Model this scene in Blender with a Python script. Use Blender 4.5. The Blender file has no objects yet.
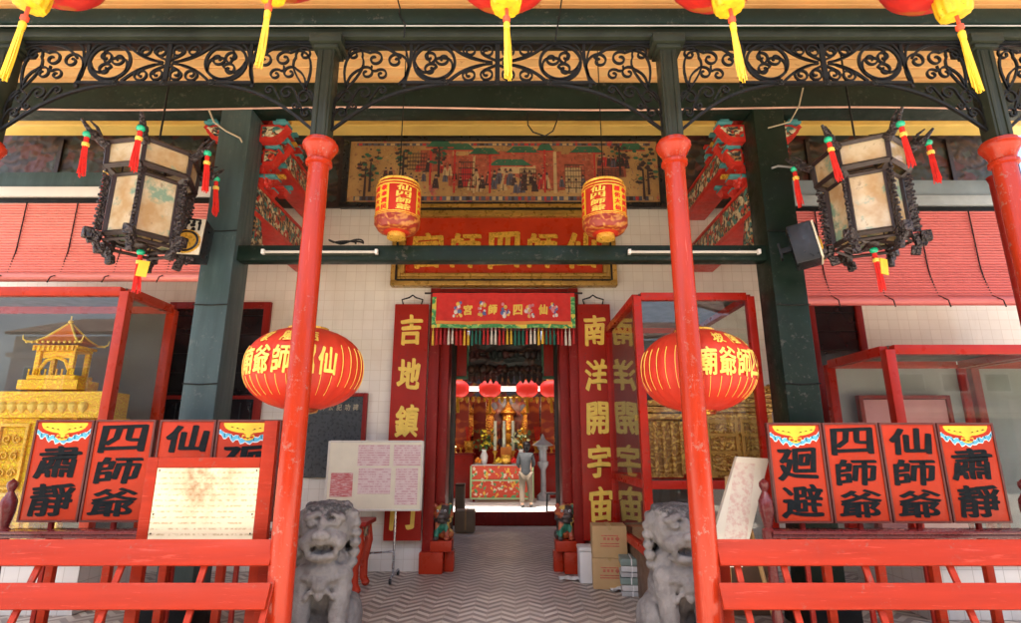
import bpy, bmesh, math, random
from mathutils import Vector, Matrix, Euler, noise
R = math.radians
PI = math.pi
rnd = random.Random(7)
SC = bpy.context.scene
COL = SC.collection

# ------------------------------------------------------------------ camera, sky, sun, exposure
CX, CZ, PITCH, FPX = 0.09, 1.6, R(13.8), 550.0
cam = bpy.data.cameras.new('camera')
camo = bpy.data.objects.new('camera', cam)
COL.objects.link(camo)
cam.sensor_width = 36.0
cam.lens = 36.0 * FPX / 1021.0
cam.clip_start = 0.05
cam.clip_end = 2000
camo.location = (CX, 0, CZ)
camo.rotation_euler = (R(90) + PITCH, 0, 0)
SC.camera = camo

SUN_EL, SUN_AZ = R(72), R(200)      # azimuth clockwise from +Y (north)
world = bpy.data.worlds.new('World')
SC.world = world
world.use_nodes = True
wn = world.node_tree
sky = wn.nodes.new('ShaderNodeTexSky')
sky.sky_type = 'NISHITA'
sky.sun_disc = False
sky.sun_elevation = SUN_EL
sky.sun_rotation = SUN_AZ
sky.dust_density = 5.0
sky.air_density = .8
sky.ozone_density = .3
wn.links.new(sky.outputs[0], wn.nodes['Background'].inputs[0])
wn.nodes['Background'].inputs[1].default_value = 0.15
sl = bpy.data.lights.new('sun', 'SUN')
sl.energy = 3.6
sl.angle = R(0.5)
sl.color = (1.0, 0.94, 0.84)
so = bpy.data.objects.new('sun', sl)
COL.objects.link(so)
sd = Vector((math.sin(SUN_AZ) * math.cos(SUN_EL), math.cos(SUN_AZ) * math.cos(SUN_EL), math.sin(SUN_EL)))
so.rotation_euler = sd.to_track_quat('Z', 'Y').to_euler()
so.location = sd * 40
SC.view_settings.view_transform = 'Standard'
SC.view_settings.look = 'None'
SC.view_settings.gamma = 1
SC.view_settings.use_curve_mapping = False
SC.view_settings.exposure = 2.05
SC.render.engine = 'CYCLES'
try:
    SC.cycles.max_bounces = 10
    SC.cycles.diffuse_bounces = 6
    SC.cycles.transparent_max_bounces = 24
    SC.cycles.caustics_reflective = False
    SC.cycles.caustics_refractive = False
    SC.cycles.use_denoising = True
except Exception:
    pass

def W(px, py, Y):
    """point of the place seen at photo pixel (px, py) at distance Y along the axis"""
    u = (px - 510.5) / FPX
    v = (311.5 - py) / FPX
    c, s = math.cos(PITCH), math.sin(PITCH)
    t = Y / (c - v * s)
    return Vector((CX + t * u, Y, CZ + t * (s + v * c)))

# ------------------------------------------------------------------ object helpers
def thing(name, label, cat, loc=(0, 0, 0), group=None):
    o = bpy.data.objects.new(name, None)
    COL.objects.link(o)
    o.empty_display_size = 0.1
    o.location = loc
    o['label'] = label
    o['category'] = cat
    if group:
        o['group'] = group
    return o

def tag(o, label, cat, group=None):
    o['label'] = label
    o['category'] = cat
    if group:
        o['group'] = group
    return o

def struct(o):
    o['kind'] = 'structure'
    return o

def copy_tree(o, parent=None):
    c = o.copy()
    COL.objects.link(c)
    if parent is not None:
        c.parent = parent
        c.matrix_parent_inverse = Matrix()
    for ch in [x for x in o.children]:
        copy_tree(ch, c)
    return c

def org(o):
    v = Vector((0, 0, 0))
    while o is not None:
        v += Vector(o.location)
        o = o.parent
    return v

def link_mesh(name, me, parent=None, mats=None):
    if mats:
        for m in mats:
            me.materials.append(m)
    o = bpy.data.objects.new(name, me)
    COL.objects.link(o)
    if parent is not None:
        o.parent = parent
    return o

class MB:
    """collects primitives in place coordinates; build() links ONE mesh object"""
    def __init__(s):
        s.bm = bmesh.new()
        s.mi = 0
    def mat(s, i):
        s.mi = i
        return s
    def _fin(s, verts, M=None):
        if M is not None:
            for v in verts:
                v.co = M @ v.co
        for f in {f for v in verts for f in v.link_faces}:
            f.material_index = s.mi
        return s
    def box(s, c, size, rot=None, bev=0.0):
        r = bmesh.ops.create_cube(s.bm, size=1.0)
        vs = r['verts']
        for v in vs:
            v.co = Vector((v.co.x * size[0], v.co.y * size[1], v.co.z * size[2]))
        if bev > 0:
            es = list({e for v in vs for e in v.link_edges})
            rr = bmesh.ops.bevel(s.bm, geom=es, offset=min(bev, min(size) * 0.4), segments=2, affect='EDGES', profile=0.6)
            vs = list({v for f in rr['faces'] for v in f.verts} | {v for v in vs if v.is_valid})
            # all verts of the island
            seen = set(vs); st = list(vs)
            while st:
                a = st.pop()
                for e in a.link_edges:
                    b = e.other_vert(a)
                    if b not in seen:
                        seen.add(b); st.append(b)
            vs = list(seen)
        M = Matrix.Translation(Vector(c))
        if rot is not None:
            M = M @ Euler(rot).to_matrix().to_4x4()
        return s._fin(vs, M)
    def bx(s, x0, x1, y0, y1, z0, z1, bev=0.0):
        return s.box(((x0 + x1) / 2, (y0 + y1) / 2, (z0 + z1) / 2), (abs(x1 - x0), abs(y1 - y0), abs(z1 - z0)), None, bev)
    def cyl(s, p0, p1, r0, r1=None, n=16, caps=True):
        p0, p1 = Vector(p0), Vector(p1)
        r1 = r0 if r1 is None else r1
        d = p1 - p0
        r = bmesh.ops.create_cone(s.bm, cap_ends=caps, segments=n, radius1=r0, radius2=r1, depth=d.length)
        M = Matrix.Translation((p0 + p1) / 2) @ d.to_track_quat('Z', 'Y').to_matrix().to_4x4()
        return s._fin(r['verts'], M)
    def sph(s, c, r, scale=(1, 1, 1), n=12, rot=None):
        q = bmesh.ops.create_uvsphere(s.bm, u_segments=n, v_segments=max(6, n * 2 // 3), radius=r)
        M = Matrix.Translation(Vector(c))
        if rot is not None:
            M = M @ Euler(rot).to_matrix().to_4x4()
        M = M @ Matrix.Diagonal((scale[0], scale[1], scale[2], 1))
        return s._fin(q['verts'], M)
    def lathe(s, prof, c=(0, 0, 0), n=24, sx=1, sy=1, a0=0.0, mod=None):
        c = Vector(c)
        rings = []
        for (r, z) in prof:
            ring = []
            for k in range(n):
                a = a0 + 2 * PI * k / n
                rr = max(r, 1e-4)
                if mod:
                    rr *= mod(k)
                ring.append(s.bm.verts.new(c + Vector((rr * math.cos(a) * sx, rr * math.sin(a) * sy, z))))
            rings.append(ring)
        vs = [v for q in rings for v in q]
        for a, b in zip(rings, rings[1:]):
            for k in range(n):
                s.bm.faces.new((a[k], a[(k + 1) % n], b[(k + 1) % n], b[k]))
        if prof[0][0] > 1e-3:
            s.bm.faces.new(rings[0][::-1])
        if prof[-1][0] > 1e-3:
            s.bm.faces.new(rings[-1])
        return s._fin(vs)
    def tube(s, pts, r, n=6, caps=True, flat=None, r1=None):
        """r radius; flat = depth along Y for flat bar scrolls (path in the XZ plane)"""
        pts = [Vector(p) for p in pts]
        rings = []
        L = len(pts)
        up = None
        for i, p in enumerate(pts):
            t = (pts[min(i + 1, L - 1)] - pts[max(i - 1, 0)])
            if t.length < 1e-9:
                t = Vector((0, 0, 1))
            t.normalize()
            rr = r if r1 is None else r + (r1 - r) * i / (L - 1)
            if flat is not None:
                nrm = Vector((-t.z, 0, t.x)); bi = Vector((0, 1, 0))
                ring = [s.bm.verts.new(p + nrm * (rr * a) + bi * (flat * b)) for a, b in ((-1, -.5), (1, -.5), (1, .5), (-1, .5))]
            else:
                if up is None:
                    up = Vector((0, 0, 1)) if abs(t.z) < .9 else Vector((1, 0, 0))
                x = t.cross(up).normalized(); y = x.cross(t).normalized(); up = y
                ring = [s.bm.verts.new(p + (x * math.cos(2 * PI * k / n) + y * math.sin(2 * PI * k / n)) * rr) for k in range(n)]
            rings.append(ring)
        m = len(rings[0])
        for a, b in zip(rings, rings[1:]):
            for k in range(m):
                s.bm.faces.new((a[k], a[(k + 1) % m], b[(k + 1) % m], b[k]))
        if caps:
            s.bm.faces.new(rings[0][::-1]); s.bm.faces.new(rings[-1])
        return s._fin([v for q in rings for v in q])
    def poly(s, pts, th=None, d=(0, 1, 0)):
        """flat polygon, or a prism of thickness th along d"""
        a = [s.bm.verts.new(Vector(p)) for p in pts]
        s.bm.faces.new(a)
        vs = list(a)
        if th:
            off = Vector(d).normalized() * th
            b = [s.bm.verts.new(v.co + off) for v in a]
            s.bm.faces.new(b[::-1])
            n = len(a)
            for k in range(n):
                s.bm.faces.new((a[k], b[k], b[(k + 1) % n], a[(k + 1) % n]))
            vs += b
        return s._fin(vs)
    def sheet(s, prof, x0, x1):
        """profile of (y, z) points extruded along X"""
        a = [s.bm.verts.new((x0, y, z)) for y, z in prof]
        b = [s.bm.verts.new((x1, y, z)) for y, z in prof]
        for k in range(len(prof) - 1):
            s.bm.faces.new((a[k], b[k], b[k + 1], a[k + 1]))
        return s._fin(a + b)
    def build(s, name, mats, parent=None, smooth=35, recalc=True):
        me = bpy.data.meshes.new(name)
        if recalc:
            bmesh.ops.recalc_face_normals(s.bm, faces=s.bm.faces[:])
        o = org(parent)
        for v in s.bm.verts:
            v.co -= o
        s.bm.to_mesh(me)
        s.bm.free()
        if smooth:
            for p in me.polygons:
                p.use_smooth = True
            me.set_sharp_from_angle(angle=R(smooth))
        return link_mesh(name, me, parent, mats if isinstance(mats, (list, tuple)) else [mats])

# ------------------------------------------------------------------ lettering (built-in font, turned into meshes)
_gl = {}
def glyph(ch):
    if ch not in _gl:
        c = bpy.data.curves.new('glyph', 'FONT')
        c.body = ch
        c.size = 1.0
        c.resolution_u = 2
        o = bpy.data.objects.new('glyph', c)
        COL.objects.link(o)
        bpy.context.view_layer.update()
        me = bpy.data.meshes.new_from_object(o.evaluated_get(bpy.context.evaluated_depsgraph_get()))
        vs = [v.co.copy() for v in me.vertices]
        fs = [tuple(p.vertices) for p in me.polygons]
        bpy.data.objects.remove(o)
        bpy.data.meshes.remove(me)
        bpy.data.curves.remove(c)
        if vs:
            x0, x1 = min(v.x for v in vs), max(v.x for v in vs)
            y0, y1 = min(v.y for v in vs), max(v.y for v in vs)
            vs = [((v.x - x0) / max(x1 - x0, .01) - .5, (v.y - y0) / max(y1 - y0, .01) - .5) for v in vs]
        _gl[ch] = (vs, fs)
    return _gl[ch]

def letters(name, items, mat, parent, bold=0.03, place=None, brush=0.05, relief=0.0):
    """items: (char, x, z, w, h) on a board; place(x, z, lift) -> point in the place"""
    bm = bmesh.new()
    n = 10
    for ch, x, z, w, h in items:
        vs, fs = glyph(ch)
        sh = [(0, 0)] + [(math.cos(2 * PI * k / n), math.sin(2 * PI * k / n)) for k in range(n)]
        for i, (a, b) in enumerate(sh):
            lift = 0.0015 + 0.00012 * i + (relief if i == 0 else relief)
            nv = []
            for (gx, gz) in vs:
                qx = gx + 0.03 * math.sin(gz * 5.0)
                qz = gz + brush * gx - brush * .8 * gx * gx
                qx += .014 * math.sin(6 * gz + 4 * gx + ord(ch) % 7)
                qz += .014 * math.sin(7 * gx - 3 * gz + ord(ch) % 5)
                ca, cb = a * .95 * 1.25, b * .42 * 1.25
                px = x + (qx * (1 - 2 * bold) + (ca * .84 + cb * .55) * bold) * w
                pz = z + (qz * (1 - 1.2 * bold) + (cb * .84 - ca * .55) * bold * .8) * h
                nv.append(bm.verts.new(place(px, pz, lift)))
            for f in fs:
                try:
                    bm.faces.new([nv[k] for k in f])
                except ValueError:
                    pass
    o = org(parent)
    for v in bm.verts:
        v.co -= o
    me = bpy.data.meshes.new(name)
    bm.to_mesh(me)
    bm.free()
    return link_mesh(name, me, parent, [mat])

def blob(name, parts, mat, parent, voxel=0.015, smooth=3, carve=(), disp=0.0, dscale=20):
    """one continuous body grown from overlapping ellipsoids"""
    b = MB()
    for q in parts:
        if q[0] == 's':
            b.sph(q[1], 1.0, q[2], 14, q[3] if len(q) > 3 else None)
        else:
            b.cyl(q[1], q[2], q[3], q[4], 12)
            b.sph(q[1], q[3], n=10)
            b.sph(q[2], q[4], n=10)
    o = b.build(name, mat, parent)
    m = o.modifiers.new('r', 'REMESH'); m.mode = 'VOXEL'; m.voxel_size = voxel
    m2 = o.modifiers.new('s', 'SMOOTH'); m2.iterations = smooth; m2.factor = .5
    bpy.context.view_layer.update()
    me = bpy.data.meshes.new_from_object(o.evaluated_get(bpy.context.evaluated_depsgraph_get()))
    o.modifiers.clear()
    old = o.data
    o.data = me
    bpy.data.meshes.remove(old)
    g = org(o)
    me.update()
    nr = [v.normal.copy() for v in me.vertices]
    for v, nn in zip(me.vertices, nr):
        p = v.co + g
        k = 0.0
        for (c, r, dep) in carve:
            q = Vector(((p.x - c[0]) / r[0], (p.y - c[1]) / r[1], (p.z - c[2]) / r[2])).length
            if q < 1:
                k -= dep * (1 - q * q)
        if disp:
            k += disp * noise.noise(p * dscale)
        v.co += nn * k
    for p in me.polygons:
        p.use_smooth = True
    return o

def skin(name, verts, edges, radii, mat, parent, sub=2):
    me = bpy.data.meshes.new(name)
    g = org(parent)
    me.from_pydata([Vector(v) - g for v in verts], edges, [])
    o = link_mesh(name, me, parent, [mat])
    m = o.modifiers.new('k', 'SKIN')
    for i, r in enumerate(radii):
        me.skin_vertices[0].data[i].radius = (r, r) if not isinstance(r, tuple) else r
        me.skin_vertices[0].data[i].use_root = (i == 0)
    m2 = o.modifiers.new('s', 'SUBSURF'); m2.levels = sub; m2.render_levels = sub
    bpy.context.view_layer.update()
    me2 = bpy.data.meshes.new_from_object(o.evaluated_get(bpy.context.evaluated_depsgraph_get()))
    o.modifiers.clear()
    o.data = me2
    for p in me2.polygons:
        p.use_smooth = True
    if not me2.materials:
        me2.materials.append(mat)
    return o

# ------------------------------------------------------------------ materials
def nd(nt, t, **kw):
    n = nt.nodes.new(t)
    for k, v in kw.items():
        if isinstance(k, str) and hasattr(n, k):
            setattr(n, k, v)
    return n

def base_mat(name):
    m = bpy.data.materials.new(name)
    m.use_nodes = True
    nt = m.node_tree
    return m, nt, nt.nodes['Principled BSDF']

def setc(sock, c):
    sock.default_value = (c[0], c[1], c[2], 1)

def mixc(nt, fac, a, b, mode='MIX'):
    n = nt.nodes.new('ShaderNodeMix')
    n.data_type = 'RGBA'
    n.blend_type = mode
    for i, v in ((0, fac), (6, a), (7, b)):
        if hasattr(v, 'links'):
            nt.links.new(v, n.inputs[i])
        elif isinstance(v, (int, float)):
            n.inputs[i].default_value = v
        else:
            setc(n.inputs[i], v)
    return n.outputs[2]

def ramp(nt, fac, a, b):
    n = nt.nodes.new('ShaderNodeMapRange')
    nt.links.new(fac, n.inputs[0])
    n.inputs[1].default_value = a
    n.inputs[2].default_value = b
    n.clamp = True
    return n.outputs[0]

def mth(nt, op, a, b=None, c=None):
    n = nt.nodes.new('ShaderNodeMath')
    n.operation = op
    for i, v in enumerate((a, b, c)):
        if v is None:
            continue
        if hasattr(v, 'links'):
            nt.links.new(v, n.inputs[i])
        else:
            n.inputs[i].default_value = v
    return n.outputs[0]

def noise_f(nt, vec, scale, detail=4, rough=.55):
    n = nt.nodes.new('ShaderNodeTexNoise')
    n.inputs['Scale'].default_value = scale
    n.inputs['Detail'].default_value = detail
    n.inputs['Roughness'].default_value = rough
    if vec is not None:
        nt.links.new(vec, n.inputs['Vector'])
    return n.outputs['Fac']

def objc(nt):
    return nt.nodes.new('ShaderNodeTexCoord').outputs['Object']

def add_bump(nt, b, h, strength=.3, dist=.01):
    n = nt.nodes.new('ShaderNodeBump')
    n.inputs['Strength'].default_value = strength
    n.inputs['Distance'].default_value = dist
    nt.links.new(h, n.inputs['Height'])
    nt.links.new(n.outputs[0], b.inputs['Normal'])

def paint(name, c, rough=.45, var=.18, scale=3.0, bump=.15, bscale=60, metal=0.0, wear=None, wamt=.62, spec=.5, emit=0.0, streak=None, chip=None):
    m, nt, b = base_mat(name)
    v0 = v = objc(nt)
    if streak:
        mp = nt.nodes.new('ShaderNodeMapping')
        mp.inputs['Scale'].default_value = streak
        nt.links.new(v, mp.inputs['Vector'])
        v = mp.outputs[0]
    n1 = noise_f(nt, v, scale, 5)
    f1 = ramp(nt, n1, .3, .7)
    lo = tuple(x * (1 - var) for x in c)
    hi = tuple(min(1, x * (1 + var * .8)) for x in c)
    out = mixc(nt, f1, lo, hi)
    if wear is not None:
        n2 = noise_f(nt, v, scale * 4.2, 8, .68)
        f2 = ramp(nt, n2, wamt, wamt + .07)
        out = mixc(nt, f2, out, wear)
    if chip is not None:
        n4 = noise_f(nt, v0, 17, 9, .75)
        n5 = noise_f(nt, v0, 2.3, 3)
        f4 = mth(nt, 'MULTIPLY', ramp(nt, n4, .57, .60), ramp(nt, n5, .46, .60))
        out = mixc(nt, f4, out, chip)
        gr = ramp(nt, noise_f(nt, v0, 1.4, 6, .65), .50, .78)
        out = mixc(nt, mth(nt, 'MULTIPLY', gr, .35), out, tuple(q * .45 + .012 for q in c))
    nt.links.new(out, b.inputs['Base Color'])
    n3 = noise_f(nt, v, scale * 2.7, 3)
    r = nt.nodes.new('ShaderNodeMapRange')
    nt.links.new(n3, r.inputs[0])
    r.inputs[1].default_value = .3; r.inputs[2].default_value = .7
    r.inputs[3].default_value = max(.05, rough - .12); r.inputs[4].default_value = min(1, rough + .14)
    nt.links.new(r.outputs[0], b.inputs['Roughness'])
    b.inputs['Metallic'].default_value = metal
    b.inputs['Specular IOR Level'].default_value = spec
    if bump:
        add_bump(nt, b, noise_f(nt, v, bscale, 3), bump, .004)
    if emit:
        nt.links.new(out, b.inputs['Emission Color'])
        b.inputs['Emission Strength'].default_value = emit
    return m

def carved(name, c_hi, c_lo, accents=(), scale=26, rough=.4, metal=.0, dist=.02, strength=.9, aw=.11):
    """painted or gilded carving: raised scrolls of one colour over a ground of another"""
    m, nt, b = base_mat(name)
    v = objc(nt)
    w = nt.nodes.new('ShaderNodeTexNoise'); w.inputs['Scale'].default_value = scale * .35
    nt.links.new(v, w.inputs['Vector'])
    sc = nt.nodes.new('ShaderNodeVectorMath'); sc.operation = 'SCALE'; sc.inputs['Scale'].default_value = .12
    nt.links.new(w.outputs['Color'], sc.inputs[0])
    ad = nt.nodes.new('ShaderNodeVectorMath'); ad.operation = 'ADD'
    nt.links.new(v, ad.inputs[0]); nt.links.new(sc.outputs[0], ad.inputs[1])
    vo = nt.nodes.new('ShaderNodeTexVoronoi'); vo.feature = 'SMOOTH_F1'; vo.inputs['Scale'].default_value = scale
    nt.links.new(ad.outputs[0], vo.inputs['Vector'])
    wv = nt.nodes.new('ShaderNodeTexWave'); wv.wave_type = 'RINGS'; wv.inputs['Scale'].default_value = scale * .18
    wv.inputs['Distortion'].default_value = 9; wv.inputs['Detail'].default_value = 2
    nt.links.new(ad.outputs[0], wv.inputs['Vector'])
    h = mth(nt, 'ADD', mth(nt, 'MULTIPLY', vo.outputs['Distance'], -1.0), mth(nt, 'MULTIPLY', wv.outputs['Fac'], .45))
    f = ramp(nt, h, -.25, .05)
    out = mixc(nt, f, c_lo, c_hi)
    vc = nt.nodes.new('ShaderNodeTexVoronoi'); vc.inputs['Scale'].default_value = scale * .6
    nt.links.new(ad.outputs[0], vc.inputs['Vector'])
    sx = nt.nodes.new('ShaderNodeSeparateColor'); nt.links.new(vc.outputs['Color'], sx.inputs[0])
    for i, a in enumerate(accents):
        fa = mth(nt, 'COMPARE', sx.outputs[i % 3], .3 + .25 * (i // 3), aw)
        out = mixc(nt, fa, out, a)
    nt.links.new(out, b.inputs['Base Color'])
    b.inputs['Roughness'].default_value = rough
    b.inputs['Metallic'].default_value = metal
    add_bump(nt, b, h, strength, dist)
    return m

def glass(name, tint=(1, 1, 1), rough=.01):
    m, nt, b = base_mat(name)
    nt.nodes.remove(b)
    out = nt.nodes['Material Output']
    tr = nt.nodes.new('ShaderNodeBsdfTransparent'); setc(tr.inputs[0], tint)
    gl = nt.nodes.new('ShaderNodeBsdfGlossy'); gl.inputs['Roughness'].default_value = rough
    ge = nt.nodes.new('ShaderNodeNewGeometry')
    dp = nt.nodes.new('ShaderNodeVectorMath'); dp.operation = 'DOT_PRODUCT'
    nt.links.new(ge.outputs['Normal'], dp.inputs[0]); nt.links.new(ge.outputs['Incoming'], dp.inputs[1])
    sch = mth(nt, 'POWER', mth(nt, 'SUBTRACT', 1.0, mth(nt, 'ABSOLUTE', dp.outputs['Value'])), 5.0)
    mx = nt.nodes.new('ShaderNodeMixShader')
    f = mth(nt, 'ADD', .04, mth(nt, 'MULTIPLY', sch, .96))
    nt.links.new(f, mx.inputs[0])
    nt.links.new(tr.outputs[0], mx.inputs[1])
    nt.links.new(gl.outputs[0], mx.inputs[2])
    nt.links.new(mx.outputs[0], out.inputs[0])
    return m

def glow(name, c, s):
    m, nt, b = base_mat(name)
    setc(b.inputs['Base Color'], c)
    setc(b.inputs['Emission Color'], c)
    b.inputs['Emission Strength'].default_value = s
    return m

def tiles(name, c, grout, size, rough=.18):
    m, nt, b = base_mat(name)
    v = objc(nt)
    sep = nt.nodes.new('ShaderNodeSeparateXYZ'); nt.links.new(v, sep.inputs[0])
    cmb = nt.nodes.new('ShaderNodeCombineXYZ')
    nt.links.new(mth(nt, 'ADD', sep.outputs[0], mth(nt, 'MULTIPLY', sep.outputs[1], 1.0)), cmb.inputs[0])
    nt.links.new(sep.outputs[2], cmb.inputs[1])
    br = nt.nodes.new('ShaderNodeTexBrick')
    br.offset = 0
    br.inputs['Scale'].default_value = 1
    br.inputs['Mortar Size'].default_value = .0035
    br.inputs['Mortar Smooth'].default_value = .2
    br.inputs['Brick Width'].default_value = size
    br.inputs['Row Height'].default_value = size
    setc(br.inputs['Color1'], c)
    setc(br.inputs['Color2'], tuple(x * .93 for x in c))
    setc(br.inputs['Mortar'], grout)
    nt.links.new(cmb.outputs[0], br.inputs['Vector'])
    mp = nt.nodes.new('ShaderNodeMapping'); mp.inputs['Scale'].default_value = (5, 5, .5); nt.links.new(v, mp.inputs['Vector'])
    st = ramp(nt, noise_f(nt, v, 1.3, 6, .6), .45, .75)
    s2 = ramp(nt, noise_f(nt, mp.outputs[0], 1.0, 6, .65), .54, .78)
    out = mixc(nt, mth(nt, 'MULTIPLY', st, .35), br.outputs['Color'], (.60, .52, .40))
    out = mixc(nt, mth(nt, 'MULTIPLY', s2, .32), out, (.50, .42, .31))
    nt.links.new(out, b.inputs['Base Color'])
    b.inputs['Roughness'].default_value = rough
    add_bump(nt, b, br.outputs['Fac'], -.4, .003)
    return m

def chevron(name):
    """zigzag rows of narrow floor tiles, brown, grey and buff"""
    m, nt, b = base_mat(name)
    v = objc(nt)
    sep = nt.nodes.new('ShaderNodeSeparateXYZ'); nt.links.new(v, sep.inputs[0])
    tri = mth(nt, 'PINGPONG', sep.outputs[0], .14)
    yy = mth(nt, 'ADD', sep.outputs[1], mth(nt, 'MULTIPLY', tri, .95))
    row = mth(nt, 'MULTIPLY', yy, 1 / .078)
    idx = mth(nt, 'FLOOR', row)
    fr = mth(nt, 'FRACT', row)
    wn_ = nt.nodes.new('ShaderNodeTexWhiteNoise'); wn_.noise_dimensions = '2D'
    cm = nt.nodes.new('ShaderNodeCombineXYZ')
    nt.links.new(mth(nt, 'FLOOR', mth(nt, 'MULTIPLY', sep.outputs[0], 1 / .14)), cm.inputs[0])
    nt.links.new(idx, cm.inputs[1])
    nt.links.new(cm.outputs[0], wn_.inputs['Vector'])
    alt = mth(nt, 'MODULO', mth(nt, 'ADD', idx, 1000.0), 2.0)
    c1 = mixc(nt, mth(nt, 'COMPARE', alt, 0.0, .4), (.60, .55, .47), (.19, .155, .135))
    c3 = mixc(nt, mth(nt, 'MULTIPLY', wn_.outputs[0], .55), c1, (.33, .27, .22))
    grout = mth(nt, 'GREATER_THAN', mth(nt, 'ABSOLUTE', mth(nt, 'SUBTRACT', fr, .5)), .455)
    joint = mth(nt, 'LESS_THAN', mth(nt, 'PINGPONG', sep.outputs[0], .07), .004)
    g = mth(nt, 'MAXIMUM', grout, joint)
    c4 = mixc(nt, mth(nt, 'MULTIPLY', g, .6), c3, (.34, .29, .24))
    dirt = ramp(nt, noise_f(nt, v, .9, 6, .62), .42, .72)
    c5 = mixc(nt, mth(nt, 'MULTIPLY', dirt, .55), c4, (.17, .145, .13))
    nt.links.new(c5, b.inputs['Base Color'])
    rr = nt.nodes.new('ShaderNodeMapRange'); nt.links.new(noise_f(nt, v, 3, 4), rr.inputs[0])
    rr.inputs[3].default_value = .28; rr.inputs[4].default_value = .62
    nt.links.new(rr.outputs[0], b.inputs['Roughness'])
    add_bump(nt, b, g, -.3, .003)
    return m

RED = paint('red_gloss', (.46, .036, .010), .32, .16, 2.5, .2, 45, wear=(.5, .09, .05), wamt=.66, spec=.3)
REDF = paint('fence_red', (.32, .024, .007), .42, .18, 2.2, .3, 70, wear=(.45, .055, .03), wamt=.60, spec=.16, streak=(.4, 5, 6), chip=(.24, .06, .04))
REDD = paint('dark_red', (.26, .015, .010), .42, .2, 3, .15, 50, wear=(.15, .02, .02), wamt=.64, spec=.22, streak=(4, 4, .5), chip=(.30, .06, .04))
REDC = paint('case_red', (.42, .018, .008), .35, .15, 3, .12, 50, spec=.25, chip=(.30, .04, .03))
GREEN = paint('dark_green', (.008, .019, .013), .40, .3, 3, .2, 30, wear=(.03, .045, .036), wamt=.60, spec=.22, chip=(.06, .06, .05))
TEAL = paint('teal_grey', (.050, .085, .088), .42, .25, 2.5, .2, 30, wear=(.11, .14, .14), wamt=.62, spec=.35, streak=(4, 4, .5), chip=(.085, .11, .11))
POST = paint('post_green', (.026, .032, .022), .42, .3, 3, .25, 30, wear=(.06, .066, .05), wamt=.62, spec=.22)
IRON = paint('iron', (.008, .009, .009), .45, .3, 8, .3, 80, spec=.25)
WHITE = paint('white', (.75, .74, .70), .4, .06, 3, .05)
CREAM = paint('cream', (.72, .66, .50), .5, .1, 3, .1)
GOLD = paint('gold_paint', (.80, .45, .06), .3, .15, 10, .1, 60, metal=.35)
YEL = paint('yellow', (.85, .55, .03), .55, .15, 6, .2, 120)
YELL = paint('letter_yellow', (.86, .60, .10), .4, .1, 14, .0)
BLACK = paint('black', (.012, .014, .016), .35, .3, 6, .1)
INK = paint('ink', (.007, .010, .012), .6, .4, 20, .0, spec=.12)
PLRED = paint('placard_red', (.42, .034, .010), .4, .16, 3, .15, 40, wear=(.36, .05, .03), wamt=.64, spec=.22, chip=(.28, .06, .04))
TASR = paint('tassel_red', (.75, .02, .012), .7, .2, 20, .4, 200)
JADE = paint('jade', (.02, .48, .26), .2, .1, 10)
WOODD = paint('dark_wood', (.028, .017, .016), .42, .3, 8, .5, 60)
BROWN = paint('brown', (.16, .09, .05), .5, .25, 5, .2)
CEIL = paint('louvre_board', (.88, .60, .28), .5, .10, 2.2, .15, 40, wear=(.62, .34, .15), wamt=.62)
CEILR = paint('rear_board', (.88, .64, .18), .45, .10, 2.2, .15, 40)
GILT = carved('gilt', (.86, .50, .07), (.28, .05, .015), scale=30, rough=.32, metal=.45)
GILTY = carved('gilt_bright', (1.0, .72, .0), (.86, .42, .002), scale=48, rough=.4, metal=.0, dist=.008)  # yellow lightened to stand in for lamps inside the left case
GILTW = carved('gilt_wood', (.80, .47, .10), (.44, .19, .035), scale=30, rough=.36, metal=.15, dist=.012)
CARV = carved('painted_carving', (.46, .26, .10), (.04, .045, .045), ((.07, .22, .19), (.48, .04, .02), (.62, .52, .32)), scale=30, rough=.5)
CARVD = carved('dark_carving', (.07, .035, .02), (.02, .012, .010), ((.08, .02, .015), (.03, .04, .035)), scale=10, rough=.5)
STONE = None
SAND = paint('street', (.52, .46, .37), .8, .2, .8, .4, 30)
GLS = glass('clear_glass', (.95, .97, .96))
TILEW = tiles('wall_tiles', (.88, .84, .74), (.70, .64, .53), .148)
TILES = tiles('plinth_tiles', (.74, .72, .68), (.5, .47, .42), .148)
CHEV = chevron('chevron_tiles')
PINKB = paint('blind_pink', (.74, .22, .18), .28, .12, 1.2, .1, 90, streak=(.3, 1, 14))
REDB = paint('blind_red', (.58, .135, .125), .36, .14, 1.2, .1, 90, streak=(.3, 1, 14))
STEELW = paint('conduit_pale', (.35, .36, .36), .4)
TUBE = paint('unlit_tube', (.55, .53, .47), .3, .05)

# ------------------------------------------------------------------ setting: ground, floors
b = MB(); b.bx(-150, 150, -150, 3.1, -.6, -.16); b.bx(-150, 150, 3.1, 150, -.6, -.30)
struct(b.build('street', SAND))
b = MB(); b.bx(-10, 10, 3.0, 12.35, -.15, 0, .01)
struct(b.build('porch_floor', CHEV))
b = MB(); b.bx(-10, 10, 12.36, 26, -.15, .0)
struct(b.build('courtyard_floor', paint('courtyard_stone', (.62, .62, .60), .45, .1, 2, .1)))

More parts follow.
